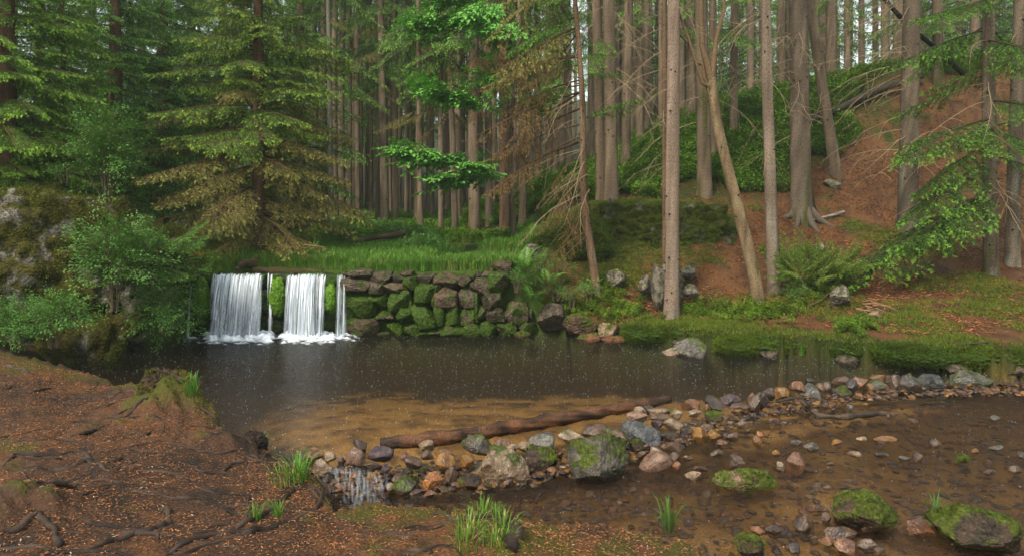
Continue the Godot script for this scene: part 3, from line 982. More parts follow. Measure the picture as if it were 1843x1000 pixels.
	# ---- trunks on the ledge and the hill
	var rows2 := [
		[1082, 18.0, 1074, .15, 0, "brown trunk on the ledge, left one of the close pair", 0.1],
		[1101, 17.6, 1096, .185, 1, "dark stout trunk on the ledge, right one of the close pair", 0.0],
		[1126, 21.5, 1132, .165, 1, "grey trunk on the slope right of the close pair", 0.0],
		[1152, 25, 1150, .16, 0, "pale trunk on the slope, left of two lit ones", 0.0],
		[1167, 26.5, 1165, .15, 0, "pale trunk on the slope, right of two lit ones", 0.0],
		[1246, 24.5, 1243, .15, 1, "trunk on the slope behind the foremost straight trunk", 0.0],
		[1269, 18.2, 1262, .2, 1, "dark stout trunk on the ledge behind the forked dead tree", 0.1],
		[1285, 20.5, 1283, .13, 1, "slim dark trunk touching the stout one behind the dead tree", 0.0],
		[1320, 21.5, 1323, .13, 0, "grey trunk with a blackened side right of the dead tree", 0.0],
		[1408, 26, 1406, .15, 0, "first of the three close pale trunks on the hill crest", 0.0],
		[1420, 27.5, 1419, .14, 0, "middle one of three close pale trunks on the hill crest", 0.0],
		[1483, 26, 1480, .15, 0, "pale trunk behind the leaning dark one", 0.0],
		[1497, 24.6, 1497, .2, 1, "dark trunk on the crest right of the leaning one", 0.0],
		[1551, 31, 1551, .14, 0, "thin pale trunk on the crest against the hazy light", 0.0],
		[1594, 30, 1593, .17, 0, "pale trunk on the crest left of the big scaly trunk", 0.0],
		[1617, 25.5, 1618, .19, 1, "dark trunk on the crest just left of the big scaly trunk", 0.0],
		[1690, 22.5, 1688, .17, 1, "brown trunk standing before the crest right of the scaly trunk", 0.1],
		[1755, 26, 1755, .17, 0, "pale trunk on the crest behind the green hanging boughs", 0.0],
	]
	for k in rows2.size():
		var r: Array = rows2[k]
		var o := {"seed": 500 + k, "knots": 44 if r[1] < 25 else 18, "moss": r[6], "flare": .4, "crown_n": 11}
		if r[4]: o.c1 = BARKD1; o.c2 = BARKD2
		else: o.c1 = Color(.22, .155, .105)
		var yt: float = EYE + 400.0 / F * r[1] - Hs(r[0], r[1])
		o.green = [[yt * .35, yt * 1.05, 9, 1.9, -.35, "dead"]]
		if k in [0, 3, 5, 8, 12, 16]: o.green.append([yt * .75, yt * 1.2, 6, 1.9, -.4, "green"])
		tall_spruce(r[5], "trunks on the hillside", r[0], r[1], r[2], 22, r[3], o)
	# ---- the near trees on the right bank
	tall_spruce("foremost straight pale trunk with dark knots on the right bank", "", 1209, 12.75, 1213, 20, .145, {"seed": 601, "knots": 70, "lichen": .25, "flare": .35, "c1": Color(.37, .27, .2), "c2": Color(.25, .175, .125), "green": [[2.5, 6.5, 7, 1.3, -.3, "dead"]]})
	tall_spruce("thin reddish trunk just behind the foremost straight trunk", "", 1197, 14.6, 1196, 17, .06, {"seed": 602, "c1": BARKR1, "c2": BARKR2, "knots": 30, "green": [[2, 6, 7, 1.5, -.3, "dead", 2.8, .9]]})
	tall_spruce("slim grey straight trunk beside the foot of the dead tree", "", 1393, 13.4, 1377, 20, .125, {"seed": 603, "knots": 60, "lichen": .3, "c1": Color(.33, .245, .18), "c2": Color(.22, .16, .115), "green": [[2.6, 6, 9, 1.5, -.35, "dead"]]})
	var big := tall_spruce("big grey trunk with spread roots at the top of the needle path", "", 1443, 17.0, 1437, 23, .26, {"taper": .85, "seed": 604, "knots": 80, "flare": .9, "lichen": .28, "moss": .1, "c1": Color(.235, .172, .123), "c2": Color(.14, .104, .074), "green": [[2, 6.5, 15, 2.0, -.3, "dead", 3.0, 1.2]]})
	for q in [[-.55, .75, .8], [.2, 1.0, .9], [.9, .55, .9], [-.95, .1, .7], [.6, .9, .5]]:
		var mb := MB.new()
		var o2 := Vector3(q[0], 0, q[1])
		var pts := []
		var e := [.3, .08, -.02, -.1]
		for i in 4:
			var pp: Vector3 = big.position + o2 * [.2, .45, .7, 1.0][i] * q[2]
			pts.append(Vector3(pp.x - big.position.x, H(pp.x, pp.z) - big.position.y + e[i], pp.z - big.position.z))
		mb.tube(pts, [.12, .085, .055, .02], 9, Color(.18, .135, .1), Color(.13, .1, .072), .2)
		part("root", mb.mesh(), M.bark, big)
	tall_spruce("dark trunk leaning left on the upper slope", "", 1506, 19.2, 1457, 15, .165, {"seed": 605, "c1": BARKD1, "c2": BARKD2, "knots": 26, "crown_n": 0, "green": [[2, 6, 8, 1.6, -.2, "dead"]]})
	tall_spruce("big scaly trunk hung with bare arching twigs", "", 1634, 16.2, 1642, 23, .225, {"seed": 606, "knots": 40, "flare": .3, "lichen": .2, "c1": Color(.22, .163, .115), "c2": Color(.13, .096, .068), "green": [[1.5, 6.4, 20, 2.4, -.15, "dead", 3.0, 1.3], [1.5, 6, 8, 1.8, -.2, "dead"]]})
	# ---- spruce with green boughs on the right
	tall_spruce("right-hand spruce whose fresh green boughs hang over the bank", "", 1785, 13.6, 1779, 18, .14, {"seed": 607, "lichen": .3, "moss": .2, "flare": .4, "crown_from": 7.0, "crown_n": 20, "c1": Color(.23, .17, .12), "c2": Color(.14, .104, .074),
		"green": [[1.0, 2.0, 3, 3.2, -.3, "bright", 2.75, .4], [2.2, 3.6, 4, 2.6, -.3, "bright", 2.6, .7], [3.6, 6.4, 7, 2.0, -.35, "bright", 2.6, 1.3], [2.5, 6, 4, 1.6, -.4, "bright"], [1.5, 5, 10, 1.8, -.2, "dead", 2.8, 1.2]]})
	tall_spruce("trunk at the right edge beside the bough-hung spruce", "", 1822, 14.2, 1836, 18, .145, {"seed": 608, "lichen": .35, "flare": .4, "c1": Color(.24, .18, .128), "c2": Color(.15, .112, .08), "green": [[2.6, 6, 6, 1.7, -.35, "bright"], [1, 5, 6, 1.6, -.3, "dead"]]})
	# ---- withered conifer leaning by the wall
	var o := {"seed": 609, "c1": Color(.24, .15, .09), "c2": Color(.15, .09, .055), "knots": 40, "lichen": .2, "flare": .2, "crown_n": 0, "bow": -.12,
		"green": [[1.2, 3.2, 9, 1.5, -.85, "sparse", 3.1, .9], [3.0, 5.0, 12, 2.2, -.4, "sparse", 3.15, .75], [4.4, 6.8, 5, 2.0, -.35, "olive", 3.2, .8], [2, 5.5, 20, 1.6, -.5, "dead", 3.1, 1.1], [3, 5, 3, 1.2, .1, "bright", .2, .5], [5.3, 6.6, 5, 1.6, -.5, "bright", 3.0, 2.0]]}
	tall_spruce("withered conifer with drooping rust brown twigs beside the wall's end", "", 1076, 13.6, 1034, 8.4, .095, o)
	# ---- far trunks, too alike to tell apart
	R.seed = 77
	var protos := []
	for k in 4:
		protos.append(trunk(700 + k, [Vector3.ZERO, Vector3(rf(-.15, .15), 7, 0), Vector3(rf(-.2, .2), 14, 0), Vector3(0, 24, 0)], [.165, .14, .105, .02], .25, BARK1 if k < 2 else BARKD1 * 1.3, BARK2 if k < 2 else BARKD2 * 1.3, 9, 10))
	far_trunk = protos[2]
	for k in 190:
		var px := rf(545, 1900) if k < 110 else rf(-80, 545) if k < 120 else rf(560, 1250)
		var d := rf(29, 75) if k % 3 else rf(27, 42)
		var at := on_ground(px, d, -.1)
		var s := rf(.7, 1.15)
		var t := thing("spruce_tree", "thin spruce trunk far back in the hazy wood" if px < 1000 else "thin spruce trunk far back beyond the hill crest", "tree", at, "far trunks in the haze" if px < 1000 else "far trunks beyond the crest")
		part("trunk", protos[k % 4], M.bark, t, Transform3D(Basis(Vector3.UP, rf(0, TAU)).scaled(Vector3(s, 1, s)), Vector3.ZERO))
		var list := []
		branch_list(list, rf(9, 13) if d < 50 else rf(4, 9), 23.5, 22, 3.0, .6, -.35, .3)
		scatter("crown", BRF[k % 4], M.spruce, list, t)

func far_wood() -> void:
	# crowns that close the view between the trunks
	R.seed = 177
	for k in 98:
		var px := rf(1150, 1900) if k > 83 else rf(480, 1950) if k < 54 else rf(-250, 480) if k < 66 else rf(200, 760)
		var d := rf(36, 58) if k % 2 else rf(58, 95)
		var at := on_ground(px, d, -.1)
		var h := rf(17, 26)
		var t := thing("spruce_tree", "hazy far spruce crowned nearly to the ground behind the meadow wood" if px < 1000 else "hazy far spruce crowned nearly to the ground beyond the hill", "tree", at, "far crowned spruces behind the meadow" if px < 1000 else "far crowned spruces beyond the hill")
		part("trunk", far_trunk, M.bark, t, Transform3D(Basis().scaled(Vector3(1, h / 24.0, 1)), Vector3.ZERO))
		var list := []
		branch_list(list, rf(.5, 3.0) if px < 545 or px > 1150 else rf(4.5, 9), h - .3, 76, 4.2, .7, -.35, .3)
		scatter("crown", BRF[k % 4], M.spruce, list, t)
var far_trunk: ArrayMesh

func forked_tree() -> void:
	var b := on_ground(1368, 13.0, -.1)
	var t := thing("dead_tree", "barkless leaning dead tree forking into two limbs on the right bank", "tree", b)
	var q := func(px, py) -> Vector3: return P(px, py, 13.0) - b
	var pts := [Vector3.ZERO, q.call(1345, 440), q.call(1312, 310), q.call(1290, 215), q.call(1281, 140)]
	part("trunk", trunk(801, pts, [.13, .12, .105, .095, .085], .25, Color(.33, .235, .135), Color(.2, .13, .075), 12, 14, .1, .1), M.bark, t)
	for l in [[[1281, 150], [1262, 85], [1258, 30], [1262, -40], .07, .035], [[1281, 145], [1288, 70], [1300, 20], [1296, -60], .055, .02], [[1283, 165], [1262, 150], [1235, 70], [1212, 5], .05, .015], [[1283, 180], [1240, 80], [1200, 50], [1180, 42], .035, .008], [[1288, 225], [1262, 118], [1244, 112], [1243, 110], .02, .006], [[1322, 365], [1298, 262], [1290, 268], [1288, 270], .02, .008]]:
		var mb := MB.new()
		var start: Vector3 = q.call(l[0][0], l[0][1])
		var mid: Vector3 = q.call(l[1][0], l[1][1])
		mb.tube([start, start.lerp(mid, .5) + Vector3(0, .03, .05), mid + Vector3(0, 0, .08), q.call(l[2][0], l[2][1]) + Vector3(0, 0, .15), q.call(l[3][0], l[3][1]) + Vector3(0, 0, .1)], [l[4], l[4] * .95, l[4] * .8, lerpf(l[4], l[5], .6), l[5]], 8, Color(.27, .18, .1), Color(.2, .13, .075), .1)
		part("limb", mb.mesh(), M.bark, t)

func maple() -> void:
	# young maple whose layered leafy branches hang before the wood
	var at := on_ground(925, 19.0, -.05)
	var t := thing("maple_tree", "young maple holding out bright green layered leaf sprays in mid wood", "tree", at)
	part("trunk", trunk(811, [Vector3.ZERO, Vector3(-.1, 3, 0), Vector3(.15, 6, .2), Vector3(0, 10, 0)], [.09, .075, .05, .02], .2, BARKD1, BARKD2, 9, 0), M.bark, t)
	R.seed = 812
	for b in [[905, 320, 730, 270, 17.0, 46], [905, 330, 800, 320, 17.4, 22], [915, 215, 785, 158, 17.2, 46], [930, 180, 880, 150, 17.5, 12], [930, 60, 750, 38, 17.2, 44], [930, 30, 850, 25, 16.6, 40], [935, -20, 800, -10, 17.5, 40], [940, 240, 985, 170, 18.4, 16], [920, 330, 850, 300, 17.8, 22], [940, 70, 900, 60, 16.9, 26]]:
		var a := P(b[0], b[1], 18.6) - at
		var e := P(b[2], b[3], b[4] - 1.2) - at
		var mb := MB.new()
		var m := a.lerp(e, .5) + Vector3(0, .18, 0)
		mb.tube([Vector3(0, a.y - .2, 0), a, m, e], [.03, .02, .012, .004], 5, BARKD1)
		var br := part("branch", mb.mesh(), M.twig, t)
		var list := []
		for i in int(b[5] * 1.6):
			var u := pow(R.randf(), .75)
			var p := a.lerp(e, .35 + .65 * u) + Vector3(0, .18 * (1 - u), 0) + Vector3(rf(-.15, .15), rf(-.16, .12), rf(-.5, .5))
			var dir := (e - a).normalized() + Vector3(rf(-.5, .5), rf(-.35, .1), rf(-.9, .9))
			var s := rf(.85, 1.4)
			list.append(Transform3D(basis_to(dir, rf(-.35, .35)).scaled(Vector3(s, s, s)), p))
		scatter("leaves", MAPLE[int(b[0]) % 3], M.leaf, list, br)

# ---------------------------------------------------------------- water
const STREAM_Y := -0.11
func dam_z(px: float) -> float:   # distance of the dam's middle line
	var a := [[400, 5.95], [560, 5.95], [700, 5.95], [900, 6.1], [1080, 6.45], [1200, 7.0], [1300, 7.6], [1450, 8.45], [1600, 9.0], [1750, 9.2], [1900, 9.2], [2400, 8.4]]
	for k in a.size() - 1:
		if px <= a[k + 1][0]:
			return lerpf(a[k][1], a[k + 1][1], clampf((px - a[k][0]) / float(a[k + 1][0] - a[k][0]), 0, 1))
	return a[-1][1]

func water_sheets() -> void:
	# pool from the dam to the far side; stream from the dam towards the viewer
	for w in [[0, "pool_water", 0.0, "dark rain-dimpled pool below the waterfall"], [1, "stream_water", STREAM_Y, "shallow clear brown stream below the stone dam"]]:
		var mb := MB.new()
		var ns := 160
		var nd := 60
		for i in ns + 1:
			var s := lerpf(-200, 2400, float(i) / ns)
			var dm := dam_z(s)
			for j in nd + 1:
				var u := float(j) / nd
				var d := lerpf(dm - .06, 13.6, u) if w[0] == 0 else lerpf(2.2, dm + .1, u)
				mb.v.append(Vector3((s - CX) / F * d, w[2], -d)); mb.n.append(Vector3.UP); mb.c.append(Color(1, 1, 1))
		for i in ns:
			for j in nd:
				var k := i * (nd + 1) + j
				mb.ix.append_array(PackedInt32Array([k, k + 1, k + nd + 1, k + 1, k + nd + 2, k + nd + 1]))
		structure(w[1], mb.mesh(), M.pool if w[0] == 0 else M.stream, w[3])
	# brook above the weir
	var mb2 := MB.new()
	for i in 30:
		for j in 7:
			var s := lerpf(352, 632, i / 29.0)
			var d := lerpf(13.05, 14.35, j / 6.0)
			mb2.v.append(Vector3((s - CX) / F * d, 1.155 + .012 * N1.get_noise_2d(s * 3, d * 60), -d)); mb2.n.append(Vector3.UP); mb2.c.append(Color(1, 1, 1))
	for i in 29:
		for j in 6:
			var k := i * 7 + j
			mb2.ix.append_array(PackedInt32Array([k, k + 1, k + 7, k + 1, k + 8, k + 7]))
	mb2.smooth()
	structure("brook_water", mb2.mesh(), M.stream, "brook running to the lip of the weir")
	# peat-stained water body of the pool
	var fog := FogVolume.new()
	fog.name = "pool_depth_water"
	fog.shape = RenderingServer.FOG_VOLUME_SHAPE_BOX
	fog.size = Vector3(26, 1.6, 9.4)
	fog.position = Vector3(0, -.815, -9.0)
	var fm := FogMaterial.new()
	fm.density = WATER_DENSITY
	fm.albedo = Color(.05, .024, .008).linear_to_srgb()
	fog.material = fm
	fog.set_meta("kind", "structure")
	add_child(fog)
	var fog2 := FogVolume.new()
	fog2.name = "stream_depth_water"
	fog2.shape = RenderingServer.FOG_VOLUME_SHAPE_BOX
	fog2.size = Vector3(17, .5, 5.0)   # lies along the downstream side of the dam
	fog2.position = Vector3(4.68, STREAM_Y - .262, -5.46)
	fog2.rotation.y = .4445
	var fm2 := FogMaterial.new()
	fm2.density = 2.3
	fm2.albedo = Color(.06, .026, .008).linear_to_srgb()
	fog2.material = fm2
	fog2.set_meta("kind", "structure")
	add_child(fog2)

const WATER_DENSITY := 0.28

func curtain(x0: float, x1: float, xb0: float, xb1: float, d: float, reach: float, y_top: float, white: float, gaps: float, sd: int, cols: int) -> ArrayMesh:
	# one falling sheet: strands with their own arc and thickness
	var mb := MB.new()
	var rows := 26
	for i in cols + 1:
		var u := float(i) / cols
		var st := N1.get_noise_2d(u * (x1 - x0) * 3.2 + sd * 13, 4.0) * .5 + .5
		var r := reach * (.65 + .7 * st)
		for j in rows + 1:
			var t := float(j) / rows
			var px := lerpf(lerpf(x0, x1, u), lerpf(xb0, xb1, u), pow(t, .8)) + 2.6 * N1.get_noise_2d(u * 14 + sd, t * 2.2)
			var lip := y_top + .07 * N1.get_noise_2d(u * (x1 - x0) * .9, 40.0 + sd)
			var y := lip - maxf(0, t - .1) / .9 * (lip + .02)
			if t < .1: y = lip + .01 * sin(t * 30)
			var z := -d + r * sqrt(maxf(t - .02, 0)) + .015 * N1.get_noise_2d(u * (x1 - x0) * 9 + sd, t * 5 + 9)
			var s := N1.get_noise_2d(px * .8 + sd * 7, t * .6) * 1.0 + N1.get_noise_2d(px * 2.6 + sd, t * .9) * .35 + N1.get_noise_2d(px * .45, sd) * .6
			var a := clampf(white + s * gaps, 0.0, 1.0)
			var eg := .09 + .07 * N1.get_noise_2d(t * 6.0, sd + 3.0)
			a *= sstep(0, eg, u) * sstep(1, 1.0 - eg, u)
			a = lerpf(a, a * .35, sstep(.16, .02, t))
			a = clampf(a + sstep(.82, 1.0, t) * .25 * (a + .2), 0, .97)
			mb.v.append(Vector3((px - CX) / F * (d - .1), y, z)); mb.n.append(Vector3(0, 0, 1)); mb.c.append(Color(1, 1, 1, a))
	for i in cols:
		for j in rows:
			var k := i * (rows + 1) + j
			mb.ix.append_array(PackedInt32Array([k, k + 1, k + rows + 1, k + 1, k + rows + 2, k + rows + 1]))
	mb.smooth()
	return mb.mesh()

func waterfalls() -> void:
	for f in [
		["wide white waterfall pouring over the mossy weir, broadest of the falls", [[379, 476, 388, 479, .42, .42, .9, 190], [377, 474, 386, 475, .3, .3, 1.0, 170], [390, 470, 395, 474, .5, .15, 1.0, 150]]],
		["second white waterfall right of the moss cushion on the weir", [[514, 586, 517, 590, .36, .45, .95, 140], [515, 582, 519, 585, .26, .2, .95, 120], [545, 566, 548, 576, .46, .6, .6, 50]]],
		["narrow rightmost trickle down the weir beside the stone wall", [[605, 620, 606, 626, .25, .3, .8, 40], [604, 619, 608, 625, .18, .15, .8, 36]]],
		["thin broken trickle between the two white waterfalls", [[479, 488, 485, 492, .2, .15, .8, 24]]],
		["thread of water falling beside the leafy bush at the pool's left", [[340, 343.5, 340, 343.5, .2, .35, .3, 8]]],
	]:
		var t := thing("waterfall", f[0], "waterfall", Vector3((f[1][0][0] - CX) / F * 13.0, 0, -13.0), "falls over the weir")
		for k in f[1].size():
			var c: Array = f[1][k]
			part("water_curtain", curtain(c[0], c[1], c[2], c[3], 13.02, c[4], 1.165 if c[0] > 350 else .98, c[5] + .05, c[6], 11 + k * 5 + int(c[0]), c[7]), M.fall, t, Transform3D(Basis(), -t.position))
	# churned foam where they land
	var mb := MB.new()
	var ns := 150
	var nd := 26
	for i in ns + 1:
		for j in nd + 1:
			var s := lerpf(328, 648, float(i) / ns)
			var d := lerpf(11.9, 13.0, float(j) / nd)
			var x := (s - CX) / F * d
			var near := 0.0
			for c in [[378, 480, 1.0], [514, 590, .85], [603, 628, .5], [338, 346, .35]]:
				var e: float = maxf(0, maxf(c[0] - s, s - c[1])) / 16.0
				var back: float = (12.58 - d) / (.52 if c[2] > .8 else .3)
				near = maxf(near, c[2] * exp(-e * e) * exp(-maxf(back, 0) ** 2))
			var n := N1.get_noise_2d(x * 9, d * 14) + .6 * N2.get_noise_2d(x * 22, d * 30)
			var a := clampf(near * 1.2 + n * 1.0 - .36, 0, 1) * (1.0 if near > .05 else 0.0)
			mb.v.append(Vector3(x, .012 + .06 * a * (1 + n) * near, -d)); mb.n.append(Vector3.UP); mb.c.append(Color(1, 1, 1, a * .95))
	for i in ns:
		for j in nd:
			var k := i * (nd + 1) + j
			mb.ix.append_array(PackedInt32Array([k, k + 1, k + nd + 1, k + 1, k + nd + 2, k + nd + 1]))
	mb.smooth()
	var o := single("foam", mb.mesh(), M.fall, Transform3D(), "white churned foam where the falls meet the pool", "foam")
	o.set_meta("kind", "stuff")
	# little rapid spilling through the dam at its near end
	var t2 := thing("rapid", "small rapid spilling through the near end of the stone dam", "rapid", Vector3((640 - CX) / F * 5.8, -.05, -5.8))
	for k in 2:
		var m := MB.new()
		for i in 41:
			for j in 15:
				var s := lerpf(588, 690, i / 40.0)
				var u := j / 14.0
				var d := lerpf(5.95, 5.25, u) + .03 * k
				var x := (s + u * 28 - CX) / F * d
				var y := lerpf(.02, STREAM_Y + .012, sstep(.05, .75, u)) + .03 * N1.get_noise_2d(s * .5 + k * 20, u * 4) * (1 - u * .6) + .004 * k
				var n := N1.get_noise_2d(s * .45 + k * 70 + u * 14, u * 7) + .5 * N1.get_noise_2d(s * 1.2 + k * 30 + u * 20, u * 9)
				var a := clampf(n * .5 - .04, 0, .13) * sstep(0, .2, u) * sstep(1, .5, u) * sstep(0, .35, i / 40.0 + .3 * N1.get_noise_2d(u * 9, k)) * sstep(1, .65, i / 40.0 + .3 * N1.get_noise_2d(u * 9, k + 30))
				m.v.append(Vector3(x, y, -d)); m.n.append(Vector3.UP); m.c.append(Color(.75, .8, .85, a))
		for i in 40:
			for j in 14:
				var q := i * 15 + j
				m.ix.append_array(PackedInt32Array([q, q + 1, q + 15, q + 1, q + 16, q + 15]))
		m.smooth()
		part("water_curtain", m.mesh(), M.fall, t2, Transform3D(Basis(), -t2.position))

func rain() -> void:
	# splash crowns of raindrops on the water
	R.seed = 91
	var mb := MB.new()
	for k in 5:
		var a := TAU * k / 5
		var o := Vector3(cos(a), 0, sin(a))
		mb.tri(o * .006 - o.cross(Vector3.UP) * .003, o * .011 + Vector3(0, .016, 0), o * .006 + o.cross(Vector3.UP) * .003, Color(.58, .62, .63))
	mb.tube([Vector3(0, 0, 0), Vector3(0, .012, 0), Vector3(.001, .024, 0)], [.004, .003, .0045], 4, Color(.65, .68, .7))
	var list := []
	while list.size() < 4200:
		var s := rf(110, 1843)
		var d := sqrt(rf(4.2 * 4.2, 13.0 * 13.0))
		var y := 0.0 if d > dam_z(s) else STREAM_Y
		if Hs(s, d) > y - .03: continue
		if y < 0 and R.randf() < .65: continue
		var k := rf(.17, .42)
		list.append(Transform3D(Basis(Vector3.UP, rf(0, TAU)).scaled(Vector3(k, k * rf(.3, .9), k)), Vector3((s - CX) / F * d, y + .002, -d)))
	scatter("rain", mb.mesh(), M.drop, list, self, "splashes of raindrops dimpling the pool and stream")

# ---------------------------------------------------------------- stones
const SC := {"rust": [Color(.27, .12, .055), Color(.15, .075, .045), "rusty red"], "tan": [Color(.36, .25, .16), Color(.21, .13, .075), "pale tan"], "pink": [Color(.33, .2, .14), Color(.2, .11, .075), "pinkish tan"], "brown": [Color(.16, .095, .06), Color(.08, .052, .038), "brown"], "dark": [Color(.06, .046, .037), Color(.105, .07, .048), "dark wet"], "grey": [Color(.17, .145, .115), Color(.095, .082, .066), "grey"], "slate": [Color(.13, .125, .12), Color(.078, .076, .074), "blue-grey"], "ochre": [Color(.33, .165, .045), Color(.2, .09, .03), "ochre"], "orange": [Color(.42, .17, .055), Color(.28, .12, .05), "orange"], "plum": [Color(.13, .085, .085), Color(.07, .052, .055), "purplish"]}
const MOSSC := Color(.085, .105, .016)

func stone(px: float, py: float, w: float, h: float, kind: String, mossy: float, label: String, sd: int, big := false) -> void:
	# seen middle, width and height as surveyed; it stands in the water it rises from
	var by := py + h * .5
	var d := 2.2 * F / (by - HY)
	if d < dam_z(px) - .1: d = (2.2 - STREAM_Y) * F / (by - HY)
	var y := EYE - (by - HY) / F * d
	if Hs(px, d) > y: 
		var g := gp(px, by)
		d = -g.z; y = g.y
	var sx := w / F * d
	var sy := h / F * d
	R.seed = sd
	var sz := minf(sx, sy * 1.6) * rf(.85, 1.15)
	d += sz * .3
	var hh := sy * 1.5
	var c: Array = SC[kind]
	var m := rock(sd, Vector3(sx * 1.12, hh, sz), 4 if big else 3, c[0], c[1], mossy, MOSSC, 15, .055, [], .2)
	var pos := Vector3((px - CX) / F * d, y + sy * .5 - (hh - sy) * .5 + .01, -d)
	R.seed = sd + 3
	var o := single("boulder" if big else "stone", m, M.stone_wet if mossy < .5 else M.stone, Transform3D(Basis(Vector3(0, 0, 1), rf(-.12, .12)) * Basis(Vector3.UP, rf(-.3, .3)), pos), label, "boulder" if big else "stone", "" if big else "stones of the dam and the stream")
	if mossy > .3: fuzz(o, .3 if big else .5, Color(1.5, 1.25, 1.0), .2)

func where(px: float, py: float) -> String:
	if py > 860 and px > 1000: return "in the shallow stream below the dam" if px < 1450 else "by the two mossy boulders in the stream"
	if px < 620: return "at the dam's near end by the grass tuft"
	if px < 720: return "beside the little rapid in the dam"
	if px < 830: return "in the dam just below the log's near end"
	if px < 960: return "in the dam left of the large mossy boulder"
	if px < 1160: return "beside the large mossy boulder in the dam"
	if px < 1260: return "in the dam below the log's far end"
	if px < 1420: return "in the middle stretch of the dam past the log"
	if py > 745: return "in the shallow stream right of the dam"
	if px < 1560: return "in the dam above the grey branch in the stream"
	return "towards the dam's far end under the mossy bank"

